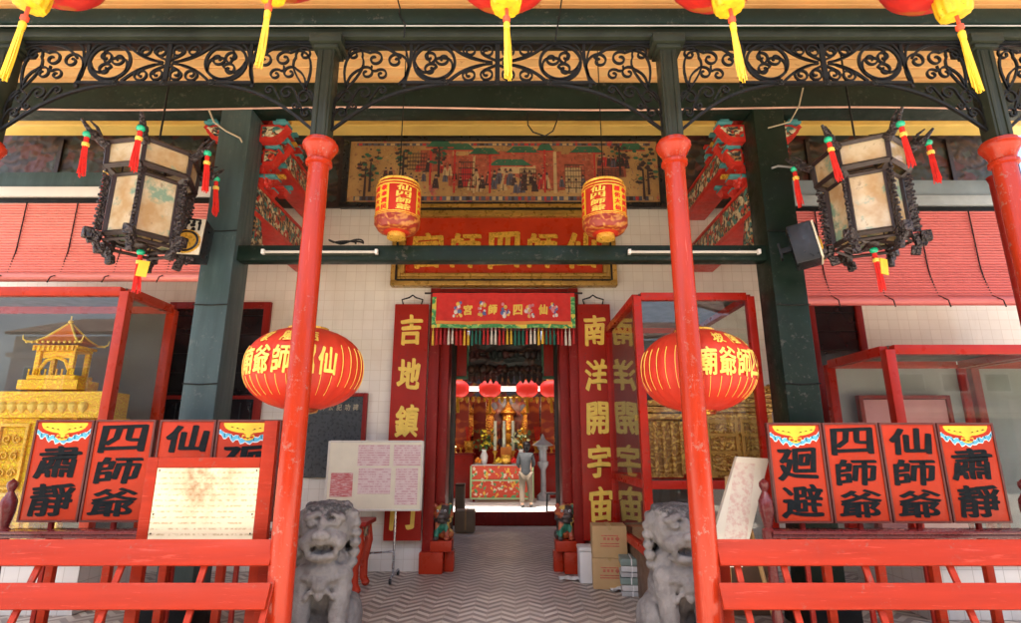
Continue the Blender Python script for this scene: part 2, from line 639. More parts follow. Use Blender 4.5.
# ------------------------------------------------------------------ temple building
FY = 7.86
temple = thing('temple_building', 'Chinese temple with white tiled front wall, tall red doorway and yellow slatted porch ceiling', 'temple', (0, FY, 0))
b = MB()
b.poly([(-8, FY, 0), (-1.08, FY, 0), (-1.08, FY, 3.86), (1.08, FY, 3.86), (1.08, FY, 0), (8, FY, 0), (8, FY, 7.6), (-8, FY, 7.6)], .3, (0, 1, 0))
b.build('wall', TILEW, temple)
INW = paint('inner_wall_paint', (.28, .06, .045), .7, .3, 1, .2)
for s in (-1, 1):
    MB().bx(s * 5.0, s * 5.2, FY + .3, 23.2, 0, 5.6).build('inner_wall', INW, temple)
MB().bx(-4.99, 4.99, 23.0, 23.2, 0, 6.0).build('inner_wall', INW, temple)
# boarded faces under the roof: over the front beam, over the rear beam and over the mural
def cz(y):
    return 5.50 + .31 * (y - 2.4)
def boards(y, z0, z1, pitch, tilt=.02, gap=.014):
    pr = []
    z = z0
    while z < z1:
        pr += [(y - tilt, z), (y, z + pitch - gap), (y + .03, z + pitch - gap), (y + .03, z + pitch)]
        z += pitch
    return pr
b = MB(); b.sheet(boards(4.02, 5.185, 5.50, .045), -8, 8)
b.build('eave_boards', CEIL, temple, smooth=20)
b = MB(); b.sheet(boards(5.50, 5.60, 6.42, .125), -8, 8)
b.build('louvre_boards', CEIL, temple, smooth=20)
b = MB(); b.sheet(boards(FY - .42, 6.33, 7.2, .15, .05, .02), -8, 8)
b.bx(-8, 8, FY - .48, FY - .22, 6.29, 6.325)
b.build('rear_boards', CEILR, temple, smooth=20)
b = MB()
b.poly([(-8.6, 2.1, 5.91), (8.6, 2.1, 5.91), (8.6, 8.2, 7.80), (-8.6, 8.2, 7.80)], .18, (0, -.29, 1))
b.poly([(-8.6, 8.2, 7.80), (8.6, 8.2, 7.80), (8.6, 12.4, 5.2), (-8.6, 12.4, 5.2)], .18, (0, .29, 1))
b.poly([(-8.6, 14.55, 4.75), (8.6, 14.55, 4.75), (8.6, 24, 6.6), (-8.6, 24, 6.6)], .18, (0, -.29, 1))
b.build('roof', paint('roof_tile', (.30, .22, .15), .7), temple)  # unseen slabs blocking the sun; eave and courtyard edges placed to shape the light
b = MB()
b.poly([(-8.5, 2.15, 5.88), (8.5, 2.15, 5.88), (8.5, 7.85, 7.645), (-8.5, 7.85, 7.645)], .02, (0, -.29, 1))
b.build('bounce_ceiling', paint('ceiling_brown', (.42, .31, .18), .6, .1, 1), temple)  # unseen sheet added under the roof, its tone set for bounce light
b = MB()
b.bx(-4.95, 4.95, FY + .3, 12.4, 4.7, 4.8)
b.build('hall_ceiling', BROWN, temple)
# doorway: red jambs, lintel
b = MB()
for s in (-1, 1):
    b.bx(s * 1.08, s * .93, FY - .10, FY + .45, 0.0, 3.86, .012)
    b.bx(s * .93, s * .80, FY + .02, FY + .42, 0.0, 3.55, .012)
b.bx(-.93, .93, FY - .08, FY + .44, 3.55, 3.86, .012)
b.bx(-.80, .80, FY + .05, FY + .40, 3.32, 3.55, .012)
df = b.build('door_frame', REDD, temple)
b = MB()
b.bx(-2.2, 2.2, 12.15, 12.3, 0, .265, .01)
b.build('threshold', REDD, temple)
LEAFM = carved('door_leaf_black', (.012, .012, .012), (.010, .018, .012), ((.02, .06, .03), (.06, .045, .015)), 7, .7)
for s in (-1, 1):
    b = MB()
    b.bx(s * .80, s * .86, FY + .45, 9.05, .05, 3.3, .01)
    d = b.build('door', LEAFM, temple)
# dark panel band over the wall (colour lowered for shade in the side bays), left and right of the mural, and the purlin under the slats
for s in (-1, 1):
    MB().bx(s * 2.46, s * 8, FY - .10, FY - .02, 5.18, 6.55).build('carved_band', CARVD, temple)
for s in (-1, 1):
    b = MB()
    for k in range(5):
        xa = s * (2.5 + k * 1.1)
        b.bx(xa, xa + s * .06, FY - .14, FY - .103, 5.197, 6.28)
    b.bx(s * 2.46, s * 8, FY - .15, FY - .103, 5.12, 5.2)
    b.build('band_trim', WOODD, temple)

# windows in the tiled wall
WIND = glass('dark_pane', (.25, .28, .28))
def window(x0, x1, z0, z1):
    m = MB()
    m.bx(x0, x0 + .10, FY - .06, FY - .003, z0, z1, .006); m.bx(x1 - .10, x1, FY - .06, FY - .003, z0, z1, .006)
    m.bx(x0 + .10, x1 - .10, FY - .06, FY - .003, z1 - .10, z1, .006); m.bx(x0 + .10, x1 - .10, FY - .06, FY - .003, z0, z0 + .10, .006)
    m.bx(x0 + .10, x1 - .10, FY - .05, FY - .003, z0 + .95, z0 + 1.0)
    w = m.build('window', REDD, temple)
    m = MB(); m.bx(x0 + .10, x1 - .10, FY - .02, FY - .004, z0 + .1, z1 - .1)
    m.build('pane', DARKP, w)
    m = MB()
    n = 9
    for k in range(n):
        x = x0 + .14 + (x1 - x0 - .28) * k / (n - 1)
        m.cyl((x, FY - .035, z0 + .1), (x, FY - .035, z0 + .9), .008, n=6)
    for k in range(5):
        z = z1 - .2 - .28 * k
        m.cyl((x0 + .1, FY - .035, z), (x1 - .1, FY - .035, z), .006, n=6)
    m.build('window_bars', IRON, w)
    return w
DARKP = paint('dark_pane_paint', (.016, .016, .018), .12, .4, 2, 0)  # near-black colour stands in for the unlit room behind the window
p0, p1 = W(205, 303, FY), W(273, 303, FY)
window(-4.9, p1.x, 1.3, p0.z)
p0, p1 = W(806, 312, FY), W(860, 312, FY)
window(p0.x, p1.x, 1.3, W(835, 300, FY).z)

# ------------------------------------------------------------------ beams, posts and columns of the porch
def beam(name, label, x0, x1, y0, y1, z0, z1, mat, bev=.012, cat='beam'):
    t = MB().bx(x0, x1, y0, y1, z0, z1, bev).build(name, mat)
    return tag(t, label, cat)
fb = thing('front_beam', 'dark green stepped beam running over the iron scrollwork at the top', 'beam', (0, 4, 4.94))
MB().bx(-8, 8, 3.94, 4.12, 4.95, 5.03, .012).build('lower_beam', POST, fb)
MB().bx(-8, 8, 3.88, 4.14, 5.035, 5.18, .012).build('upper_beam', GREEN, fb)
m = MB(); m.tube([(-8, 3.90, 5.022), (-3, 3.90, 5.019), (2, 3.90, 5.023), (8, 3.90, 5.019)], .006)
m.build('white_conduit', paint('conduit_grey', (.42, .42, .42), .5), fb)
beam('rear_beam', 'dark green beam behind the scrollwork resting on the two square posts', -8, 8, 5.42, 5.66, 5.26, 5.60, GREEN)
m = MB()
pp = [W(x, 109 + 1.5 * math.sin(x * .013) - .4, 5.36) for x in range(-20, 1060, 30)]
m.tube(pp, .010)
tag(m.build('cable', paint('pink_cable', (.62, .38, .30), .5)), 'thin pink cable stretched along the foot of the rear green beam', 'cable')

def iron_column(x, y, label, top=3.88):
    t = thing('iron_column', label, 'column', (x, y, 0), 'red iron columns along the porch front')
    r = .086
    m = MB()
    m.lathe([(r * 1.04, .30), (r, 1.2), (r * .97, 2.5), (r * .93, top - .08)], (x, y, 0), 28)
    m.build('shaft', COLM, t)
    m = MB()
    m.lathe([(r * .93, top - .10), (r * 1.2, top - .09), (r * 1.2, top - .065), (r * 1.02, top - .05), (r * 1.1, top - .02), (r * 1.5, top + .045), (r * 1.62, top + .06), (r * 1.62, top + .085), (r * 1.4, top + .09), (r * 1.4, top + .115), (.001, top + .12)], (x, y, 0), 28)
    m.build('capital', COLM, t)
    m = MB()
    m.lathe([(r * 1.9, 0), (r * 1.9, .12), (r * 1.5, .16), (r * 1.6, .22), (r * 1.2, .30), (r * 1.04, .34)], (x, y, 0), 28)
    m.build('base', COLM, t)
    m = MB()
    m.bx(x - .072, x + .072, y - .072, y + .072, top + .09, 4.93, .015)
    for s in (-1, 1):
        m.bx(x + s * .038 - .015, x + s * .038 + .015, y - .082, y - .067, top + .13, 4.80, .006)
    m.bx(x - .135, x + .135, y - .12, y + .12, 4.86, 4.945, .012)
    m.bx(x - .10, x + .10, y - .095, y + .095, 4.82, 4.858, .01)
    m.build('top_post', POST, t)
    return t
COLM = paint('column_red', (.37, .029, .009), .17, .2, 1.6, .22, 30, wear=(.46, .08, .045), wamt=.60, spec=.32, streak=(5, 5, .35), chip=(.30, .12, .09))
iron_column(-1.445, 4.0, 'red round iron column in front of the left oval lantern')
iron_column(1.405, 4.0, 'red round iron column in front of the right oval lantern')
iron_column(W(1017, 220, 4.0).x, 4.0, 'red round iron column cut by the right edge of the picture')
iron_column(-4.16, 4.0, 'red round iron column at the left edge, only its green post in view')
m = MB(); m.lathe([(.07, 0), (.07, 3.9), (.085, 3.95)], (W(1003, 200, 4.5).x, 4.5, 0), 18)
tag(m.build('drain_pipe', REDD), 'slim dark red pipe standing just behind the right edge column', 'pipe')

for s, lab in ((-1, 'tall grey-green square post beside the left hexagonal lantern'), (1, 'tall dark green square post beside the right hexagonal lantern')):
    t = thing('square_post', lab, 'post', (s * 2.95, 5.57, 0), 'square posts behind the porch front')
    pm = TEAL if s < 0 else GREEN
    MB().bx(s * 2.95 - .17, s * 2.95 + .17, 5.40, 5.74, .22, 5.255, .02).build('shaft', pm, t)
    MB().bx(s * 2.95 - .24, s * 2.95 + .24, 5.33, 5.81, 0, .22, .02).build('base', IRON, t)
    for k in range(3):
        m = MB(); m.tube([(s * 2.95 - .175, 5.39, 2.2 + k * .8), (s * 2.95, 5.392, 2.19 + k * .8), (s * 2.95 + .175, 5.39, 2.2 + k * .8)], .006)
        m.build('strap', IRON, t)

tb = thing('tie_beam', 'dark green horizontal tie beam crossing in front of the red signboard', 'beam', (0, 5.5, 3.56))
za, zb = W(500, 260, 5.46).z, W(500, 245, 5.46).z
MB().bx(-2.78, 2.78, 5.46, 5.62, za, zb, .012).build('beam', GREEN, tb)
for (xa, xb, lab) in ((262, 378, 'unlit white fluorescent tube on the left part of the green tie beam'), (628, 760, 'unlit white fluorescent tube on the right part of the green tie beam')):
    pa, pb = W(xa, 252, 5.42), W(xb, 252, 5.42)
    t = thing('fluorescent_lamp', lab, 'lamp', ((pa.x + pb.x) / 2, 5.45, pa.z), 'fluorescent lamps on the tie beam')
    MB().bx(pa.x, pb.x, 5.435, 5.458, pa.z - .03, pa.z + .03, .006).build('housing', POST, t)
    m = MB(); m.cyl((pa.x + .03, 5.415, pa.z), (pb.x - .03, 5.415, pa.z), .015, n=12)
    m.build('tube', TUBE, t)
    for x in (pa.x, pb.x - .03):
        MB().bx(x, x + .03, 5.39, 5.436, pa.z - .025, pa.z + .025, .004).build('lamp_holder', WHITE, t)
# loose cable on the tie beam
m = MB()
p = W(350, 243, 5.5)
pts = [p + Vector((.16 * math.cos(a * .9) + a * .012 - .1, .03 * math.sin(a * 1.7), .035 * abs(math.sin(a * 1.3)) - .005)) for a in [k * .25 for k in range(40)]]
m.tube(pts, .010)
tag(m.build('cable_coil', IRON), 'loose coil of black cable lying on the green tie beam', 'cable')

def wire(pts, r, mt, lab, cat='cable'):
    m = MB(); m.tube(pts, r, 6)
    return tag(m.build('cable', mt), lab, cat)
WIREG = paint('wire_tan', (.45, .38, .26), .5)
wire([W(209, 110, 5.35), W(214, 122, 5.37), W(226, 131, 5.37), W(240, 138, 5.37), W(245, 148, 5.45)], .010, WIREG, 'tan cable sagging across the left square post to the junction box')
t = thing('junction_box', 'cream junction box on the carved bracket by the left square post', 'junction box', W(246, 153, 5.55))
m = MB(); m.box(W(246, 153, 5.55), (.10, .07, .12), (0, 0, .2), .01); m.build('case', CREAM, t)
m = MB(); m.box(W(247, 153, 5.55) + Vector((0, -.036, 0)), (.012, .01, .12), (0, 0, .2)); m.build('seam', IRON, t)
wire([W(527, 112, 5.34), W(528, 125, 5.36), W(533, 132, 5.36), W(545, 136, 5.36), W(553, 131, 5.36), W(558, 118, 5.36), W(560, 111, 5.34)], .008, IRON, 'dark cable loop drooping from the pink cable above the mural')
wire([W(397, -3, 3.87), W(400, 8, 3.86), W(399, 14, 3.87), W(405, 24, 3.86), W(404, 38, 3.9)], .007, IRON, 'dark wire hanging over the front beam above the left drum lantern')
wire([W(562, -3, 3.87), W(560, 12, 3.86), W(557, 30, 3.87), W(555, 42, 3.9)], .007, IRON, 'dark wire hanging over the front beam near the middle lantern')
wire([W(772, 168, 5.36), W(778, 166, 5.37), W(800, 168, 5.37), W(812, 170, 5.3)], .012, STEELW, 'pale conduit bent across the head of the right square post')
wire([W(768, 128, 5.36), W(790, 122, 5.3), W(799, 106, 5.3), W(803, 88, 5.3)], .008, WIREG, 'tan wire rising across the rear beam beside the right square post')

# side beams carrying the blinds
def side_beam(x0, x1, lab, mt, y0, y1, trim=None):
    zt, zl = W(50, y0, 6.3).z, W(50, y1, 6.3).z
    t = thing('blind_beam', lab, 'beam', ((x0 + x1) / 2, 6.4, zl))
    MB().bx(x0, x1, 6.3, 6.5, zl + (zt - zl) * .45, zt, .01).build('beam', mt, t)
    MB().bx(x0, x1, 6.26, 6.48, zl + (zt - zl) * .12, zl + (zt - zl) * .45, .006).build('edge_trim', trim or WHITE, t)
    MB().bx(x0, x1, 6.3, 6.46, zl - .02, zl + (zt - zl) * .12, .006).build('dark_rail', IRON, t)
side_beam(-8, -3.15, 'teal beam with a white lower edge above the left red blind', TEAL, 172, 201)
side_beam(3.15, 8, 'grey-blue beam with a pale edge above the right red blind', paint('slate', (.20, .25, .28), .4), 180, 210, paint('slate_pale', (.34, .39, .42), .4))

# ------------------------------------------------------------------ bamboo blinds
def blind(x0, x1, ztop, zbot, y, mt, lab, rollr):
    t = thing('bamboo_blind', lab, 'blind', ((x0 + x1) / 2, y, zbot), 'rolled red blinds at the sides')
    pr = []
    n = int((ztop - zbot) / .034)
    pit = (ztop - zbot) / n
    for k in range(n):
        for (dy, dz) in ((.006, 0), (-.006, .16), (-.010, .40), (-.006, .70), (.006, .84)):
            f = (k + dz) / n
            bulge = -.11 * max(0, (f - .55) / .45) ** 1.5
            pr.append((y + bulge + dy, ztop - (ztop - zbot) * f))
    m = MB(); m.sheet(pr, x0, x1)
    m.build('slat_curtain', mt, t, smooth=40)
    m = MB()
    m.lathe([(rollr, 0), (rollr, x1 - x0)], (0, 0, 0), 24, mod=lambda k: 1 + .05 * (k % 2))
    for v in m.bm.verts:
        v.co = Vector((x0 + v.co.z, y - .10 + v.co.x, zbot + v.co.y))
    m.build('bottom_roll', mt, t)
    x = x0 + .35
    while x < x1:
        m = MB()
        pts = []
        for k in range(16):
            f = k / 15
            z = ztop - (ztop - zbot + .1) * f
            bu = -.11 * max(0, (f - .55) / .45) ** 1.5
            pts.append((x + .05 * max(0, f - .6) * math.sin(f * 9), y + bu - .02 - (.10 if f > .93 else 0), z))
        m.tube(pts, .007, 5)
        m.build('cord', IRON, t)
        x += .62
    return t
pz0, pz1 = W(90, 203, 6.2).z, W(90, 276, 6.05).z
blind(-8, W(222, 250, 6.2).x, pz0, pz1, 6.2, PINKB, 'glossy pinkish red bamboo blind above the golden pagoda case', .05)
pz0, pz1 = W(900, 211, 6.2).z, W(900, 300, 6.05).z
blind(W(790, 250, 6.2).x, 8, pz0, pz1, 6.2, REDB, 'dull red bamboo blind above the far right glass case', .05)

# ------------------------------------------------------------------ cast iron scrollwork
def spiral(cx, cz_, r0, turns, a0, dirn, rend=.24, n=26):
    out = []
    for k in range(n + 1):
        f = k / n
        r = r0 * (1 - (1 - rend) * f)
        a = a0 + dirn * turns * 2 * PI * f
        out.append((cx + r * math.cos(a), cz_ + r * math.sin(a)))
    return out
def bez(p0, p1, p2, p3, n=10):
    out = []
    for k in range(n + 1):
        t = k / n
        q = (1 - t) ** 3, 3 * t * (1 - t) ** 2, 3 * t * t * (1 - t), t ** 3
        out.append(tuple(q[0] * a + q[1] * b_ + q[2] * c + q[3] * d for a, b_, c, d in zip(p0, p1, p2, p3)))
    return out
def scroll_half(m, x0, sg, H0, H1, half, y):
    """half a bay of scrolls, growing from the column at x0 towards the bay's middle"""
    def P(pts):
        return [(x0 + sg * px, y, pz) for px, pz in pts]
    def vol(cx, cz_, r, a0, d, turns=1.35, th=.014, stem=None, end=.018):
        th *= .60; end *= .55; turns = min(turns, 1.12)
        s = spiral(cx, cz_, r, turns, a0, d)
        if stem:
            s = bez(stem[0], stem[1], stem[2], s[0])[:-1] + s
        m.tube(P(s), th, flat=.018)
        q = s[-1]
        m.sph((x0 + sg * q[0], y, q[1]), end, (1, .9, 1), 8)
    k = half / 1.31
    zb, zt = H0, H1
    h = zt - zb
    # plant by the column
    root = (.02, zb - .18)
    vol(.14 * k, zb + .72 * h, .075, -.4, 1, 1.3, .013, (root, (.10, zb - .05), (.28, zb + .35 * h)))
    vol(.31 * k, zb + .60 * h, .075, 2.2, -1, 1.3, .014, ((.10, zb - .05), (.02, zb + .55 * h), (.12, zb + .98 * h)))
    vol(.25 * k, zb + .24 * h, .065, 2.6, -1, 1.3, .013, ((.10, zb - .06), (.10, zb + .12 * h), (.14, zb + .25 * h)))
    vol(.37 * k, zb + .20 * h, .055, 2.4, -1, 1.2, .012, ((.30, zb + .42 * h), (.29, zb + .30 * h), (.30, zb + .28 * h)))
    vol(.48 * k, zb + .55 * h, .07, .9, 1, 1.3, .014, ((.53, zb - .02), (.62 * k, zb + .2 * h), (.60 * k, zb + .60 * h)))
    m.tube(P(bez((.02, zb + .86 * h), (.20, zt + .01), (.40, zt + .02), (.52 * k, zb + .62 * h))), .011, flat=.016)
    # flared divider
    m.tube(P(bez((.56 * k, zb - .05), (.56 * k, zb + .2 * h), (.62 * k, zb + .4 * h), (.60 * k, zt))), .013, flat=.018)
    m.tube(P(bez((.50 * k, zt), (.56 * k, zt - .02), (.58 * k, zb + .7 * h), (.585 * k, zb + .4 * h))), .008, flat=.016)
    m.tube(P(bez((.70 * k, zt), (.64 * k, zt - .02), (.61 * k, zb + .7 * h), (.60 * k, zb + .4 * h))), .008, flat=.016)
    # big C scroll with three volutes inside
    R0 = h * .47
    C = (.60 * k + R0 + .03, zb + .5 * h)
    big = spiral(C[0], C[1], R0, .86, 2.6, -1, .86, 30)
    big2 = spiral(C[0], C[1], R0, .42, 2.6, 1, .96, 14)
    m.tube(P(big), .012, flat=.018); m.tube(P(big2), .011, flat=.018)
    for a in (.5, 2.3, 4.2):
        vx, vz = C[0] + .42 * R0 * math.cos(a), C[1] + .42 * R0 * math.sin(a)
        vol(vx, vz, .062, a + 2.6, 1, 1.35, .014, ((C[0] + .95 * R0 * math.cos(a - 1.1), C[1] + .95 * R0 * math.sin(a - 1.1)), (C[0] + .9 * R0 * math.cos(a - .5), C[1] + .9 * R0 * math.sin(a - .5)), (C[0] + .9 * R0 * math.cos(a), C[1] + .9 * R0 * math.sin(a))))
    # pointed leaf fork between circle and the middle
    xe = C[0] + R0
    m.tube(P(bez((xe - .06, zt - .01), (xe + .03, zb + .72 * h), (xe + .12, zb + .56 * h), (half - .04, zb + .52 * h))), .012, flat=.018, r1=.006)
    m.tube(P(bez((xe - .06, zb + .01), (xe + .03, zb + .28 * h), (xe + .12, zb + .44 * h), (half - .04, zb + .48 * h))), .012, flat=.018, r1=.006)
    xm = half - xe
    for (dx, dz, a0, d) in ((.32, .80, 2.2, -1), (.74, .78, 2.0, -1), (.32, .20, -2.2, 1), (.74, .22, -2.0, 1)):
        cx_, cz2 = xe + xm * dx, zb + dz * h
        sgn = 1 if dz > .5 else -1
        vol(cx_, cz2, .060, a0, d, 1.35, .013, ((xe + xm * min(dx + .35, .98), zb + (.5 + .04 * sgn) * h), (cx_ + .08, zb + (.5 + .10 * sgn) * h), (cx_ - .12, zb + (.5 + .2 * sgn) * h)))
    # spandrel bracket under the band
    br = bez((.0, zb - .45), (.18, zb - .30), (.40, zb - .06), (.90 * k, zb - .015), 16)
    m.tube(P(br), .011, flat=.022)
    vol(.10, zb - .14, .07, 2.8, -1, 1.4, .012, ((.01, zb - .30), (.0, zb - .24), (.01, zb - .18)))
    vol(.25, zb - .10, .065, 2.8, -1, 1.3, .012, ((.10, zb - .30), (.12, zb - .22), (.16, zb - .16)))
    vol(.08, zb - .29, .05, 2.8, -1, 1.3, .011, ((.01, zb - .42), (.0, zb - .36), (.01, zb - .32)))
    vol(.40, zb - .075, .042, 2.8, -1, 1.2, .010, ((.30, zb - .17), (.32, zb - .13), (.34, zb - .10)))
    vol(.17, zb - .22, .035, 2.8, 1, 1.2, .010)
    return br
def scroll_panel(xa, xb, lab, y=4.0):
    H0, H1 = 4.55, 4.93
    xc, half = (xa + xb) / 2, (xb - xa) / 2
    t = thing('scroll_panel', lab, 'ironwork', (xc, y, H0), 'iron scroll panels between the columns')
    m = MB()
    br = scroll_half(m, xa, 1, H0, H1, half, y)
    scroll_half(m, xb, -1, H0, H1, half, y)
    m.build('scrolls', IRON, t)
    m = MB()
    m.bx(xa, xb, y - .02, y + .02, H1 - .012, H1 + .012)
    m.bx(xa + .55, xb - .55, y - .018, y + .018, H0 - .02, H0 + .004)
    m.tube([(xc, y, H0), (xc, y, H1)], .02, flat=.022)
    m.build('frame', IRON, t)
    for px in (xc, xa + .9 * half / 1.31, xb - .9 * half / 1.31):
        m = MB()
        for k in range(6):
            a = k * PI / 3
            m.sph((px + .020 * math.cos(a), y - .02, H0 - .01 + .020 * math.sin(a)), .013, (1, .6, 1), 8)
        m.sph((px, y - .03, H0 - .01), .016, (1, .8, 1), 8)
        m.build('rosette', IRON, t)
cr = W(1017, 220, 4.0).x
scroll_panel(-1.375, 1.335, 'black iron scroll panel over the entrance between the two red columns')
scroll_panel(-4.075, -1.515, 'black iron scroll panel above the left hexagonal lantern')
scroll_panel(1.475, cr - .07, 'black iron scroll panel above the right hexagonal lantern')
scroll_panel(cr + .085, cr + 2.6, 'black iron scroll panel past the right edge column, against the sky')

# ------------------------------------------------------------------ carved roof brackets behind the square posts
BRR = paint('bracket_red', (.55, .03, .02), .4, .2, 6, .2, 60, wear=(.3, .03, .02))
TEALP = paint('bracket_teal', (.09, .33, .34), .45, .25, 8, .1)
def bracket(s, lab):
    x = s * 2.95
    t = thing('roof_bracket', lab, 'bracket', (x, 5.8, 4.1), 'carved roof brackets behind the square posts')
    for (z0, z1, y0, dx) in ((4.13, 4.50, 5.78, 0), (4.96, 5.28, 5.95, -.05 * s)):
        m = MB(); m.bx(x - .15 + dx, x + .15 + dx, y0, FY - .02, z0 + .07, z1, .02)
        bmn = m.build('carved_beam', CARV, t)
        m = MB(); m.bx(x - .16 + dx, x + .16 + dx, y0 - .03, FY - .02, z0, z0 + .066, .01)
        m.bx(x - .16 + dx, x + .16 + dx, y0 - .03, FY - .02, z1 + .003, z1 + .04, .01)
        m.build('red_edge', BRR, bmn)
    # bracket blocks stacked between the two beams and at the head of the post
    rb = random.Random(5)
    for tier, (zz, nq) in enumerate(((4.585, 2), (4.74, 3), (4.89, 2), (5.36, 4), (5.50, 4))):
        for q in range(nq):
            yy = 5.88 + .30 * q
            w_, hh = .095 + .02 * (tier % 2), .085
            for xo in (-.11, .11):
                m = MB()
                m.mat(0).lathe([(w_ * .6, -hh / 2), (w_ * .62, -hh * .2), (w_ * .95, hh * .25), (w_ * .95, hh / 2)], (x + xo, yy, zz), 4, a0=PI / 4)
                m.mat(1).bx(x + xo - w_ * .74, x + xo + w_ * .74, yy - w_ * .74, yy + w_ * .74, zz + hh / 2, zz + hh / 2 + .02, .004)
                m.build('bracket_block', [BRR, TEALP], t)
            m = MB(); m.bx(x - .30 + .03 * q, x + .30 - .03 * q, yy - .035, yy + .035, zz + hh / 2 + .022, zz + hh / 2 + .062, .006)
            m.build('cross_bar', [TEALP, BRR, GOLD][(tier + q) % 3], t)
    # stepped cloud arms reaching across the post head
    for (yy, zz, L) in ((5.64, 5.10, .48), (5.76, 4.86, .36), (5.90, 5.02, .40)):
        for q in (-1, 1):
            m = MB()
            pr = [(.17, -.11)]
            for k in range(9):
                f = k / 8
                pr.append((.20 + (L - .20) * (.45 + .55 * f), -.11 + .17 * f ** 1.6 + .012 * (k % 2)))
            pr += [(L + .015, .07), (L - .015, .105), (L - .05, .075), (L - .10, .10), (.17, .10)]
            m.mat(0).poly([(x + q * a_, yy, zz + b_) for a_, b_ in pr], .10, (0, 1, 0))
            m.mat(2).poly([(x + q * (.19 + (a_ - .17) * .8), yy - .006, zz + .012 + b_ * .62) for a_, b_ in pr], .004, (0, 1, 0))
            m.mat(1).bx(x + q * (L - .17), x + q * (L + .0), yy - .03, yy + .13, zz + .108, zz + .135, .006)
            m.mat(1).bx(x + q * (L - .14), x + q * (L - .03), yy - .02, yy + .12, zz + .137, zz + .19, .01)
            m.build('cloud_arm', [BRR, TEALP, CARV], t)
    m = MB()
    m.poly([(x - s * .17, 5.9, 4.12), (x - s * .17, 6.05, 3.75), (x - s * .17, 5.76, 3.55), (x - s * .17, 5.76, 4.12)], .12, (s, 0, 0))
    m.build('corbel', CARV, t)
    for (yy, zz, r) in ((5.95, 4.66, .11),):
        m = MB()
        for k in range(8):
            a_ = k * PI / 4
            m.sph((x - s * .17, yy + r * .6 * math.cos(a_), zz + r * .6 * math.sin(a_)), r * .42, (.7, 1, 1), 8)
        m.sph((x - s * .19, yy, zz), r * .5, (.7, 1, 1), 10)
        m.build('red_boss', BRR, t)
bracket(-1, 'red and teal carved roof bracket behind the left square post')
bracket(1, 'red and teal carved roof bracket behind the right square post')

# ------------------------------------------------------------------ mural above the sign
MY = FY - .16
mz0, mz1 = W(500, 208, MY).z, W(500, 136, MY).z
mx0, mx1 = W(342, 175, MY).x, W(665, 175, MY).x
mu = thing('mural', 'long painted mural of robed figures and green roofed pavilions above the signboard', 'painting', (0, MY, mz0))
m = MB()
m.bx(mx0, mx1, MY - .03, MY + .05, mz0, mz0 + .09, .012); m.bx(mx0, mx1, MY - .03, MY + .05, mz1 - .09, mz1, .012)
m.bx(mx0, mx0 + .10, MY - .03, MY + .05, mz0 + .09, mz1 - .09, .012); m.bx(mx1 - .10, mx1, MY - .03, MY + .05, mz0 + .09, mz1 - .09, .012)
m.build('frame', BLACK, mu)
mm, nt, bb = base_mat('mural_ground')
v = objc(nt)
f1 = ramp(nt, noise_f(nt, v, 1.6, 5), .38, .62)
c1 = mixc(nt, f1, (.34, .19, .07), (.48, .29, .11))
f2 = ramp(nt, noise_f(nt, v, 11, 6, .7), .56, .66)
c2 = mixc(nt, f2, c1, (.20, .08, .05))
f3 = ramp(nt, noise_f(nt, v, 5, 3, .6), .60, .66)
c3 = mixc(nt, f3, c2, (.45, .10, .08))
nt.links.new(c3, bb.inputs['Base Color']); bb.inputs['Roughness'].default_value = .5
m = MB(); m.bx(mx0 + .09, mx1 - .09, MY + .005, MY + .05, mz0 + .085, mz1 - .085)
m.build('panel', mm, mu)
MP = [paint('mural_dark', (.05, .03, .03), .5), paint('mural_green', (.03, .12, .07), .5), paint('mural_pink', (.36, .09, .05), .5, .4, 12), paint('mural_tan', (.50, .35, .17), .5),
      paint('mural_blue', (.09, .09, .12), .5), paint('mural_red', (.45, .03, .03), .5), paint('mural_skin', (.42, .26, .15), .5)]
m = MB()
yq = MY + .002
mw, mh = mx1 - mx0, mz1 - mz0
lay = [0]
def MPx(u, w_):
    return mx0 + mw * u, mz0 + mh * w_
def flat(mi, pts, dz=0):
    lay[0] += 1
    m.mat(mi).poly([(x, yq - .00003 * lay[0], z) for x, z in pts])
def rect(mi, u0, u1, w0, w1):
    (a, c), (d, e) = MPx(u0, w0), MPx(u1, w1)
    flat(mi, [(a, c), (d, c), (d, e), (a, e)])
for w0, w1 in ((.10, .16), (.86, .90)):
    rect(4, .04, .96, w0, w1)
for k in range(46):
    u = .045 + .02 * k
    rect(rnd.choice([0, 5, 3, 2]), u, u + rnd.uniform(.006, .014), .105, .155)
    rect(rnd.choice([0, 5, 3]), u, u + rnd.uniform(.006, .014), .865, .895)
for u0, u1, w0, w1 in ((.33, .46, .3, .72), (.46, .68, .42, .78), (.62, .78, .24, .74), (.24, .34, .5, .8), (.79, .88, .42, .7)):
    rect(2, u0, u1, w0, w1)
rect(3, .655, .665, .2, .78); rect(3, .405, .412, .2, .76); rect(3, .49, .60, .47, .58); rect(3, .69, .74, .24, .55); rect(5, .37, .40, .28, .55)
def pav(u, w_, L):
    a, z = MPx(u, w_)
    L *= mw
    flat(1, [(a - L * .55, z), (a + L * .55, z), (a + L * .42, z + .05), (a + L * .3, z + .11), (a - L * .3, z + .11), (a - L * .42, z + .05)])
    flat(5, [(a - L * .55, z - .018), (a + L * .55, z - .018), (a + L * .55, z), (a - L * .55, z)])
for u, w_, L in ((.36, .80, .10), (.44, .74, .09), (.56, .76, .10), (.52, .58, .13), (.63, .79, .05), (.76, .76, .10), (.90, .80, .08), (.30, .84, .08)):
    pav(u, w_, L)
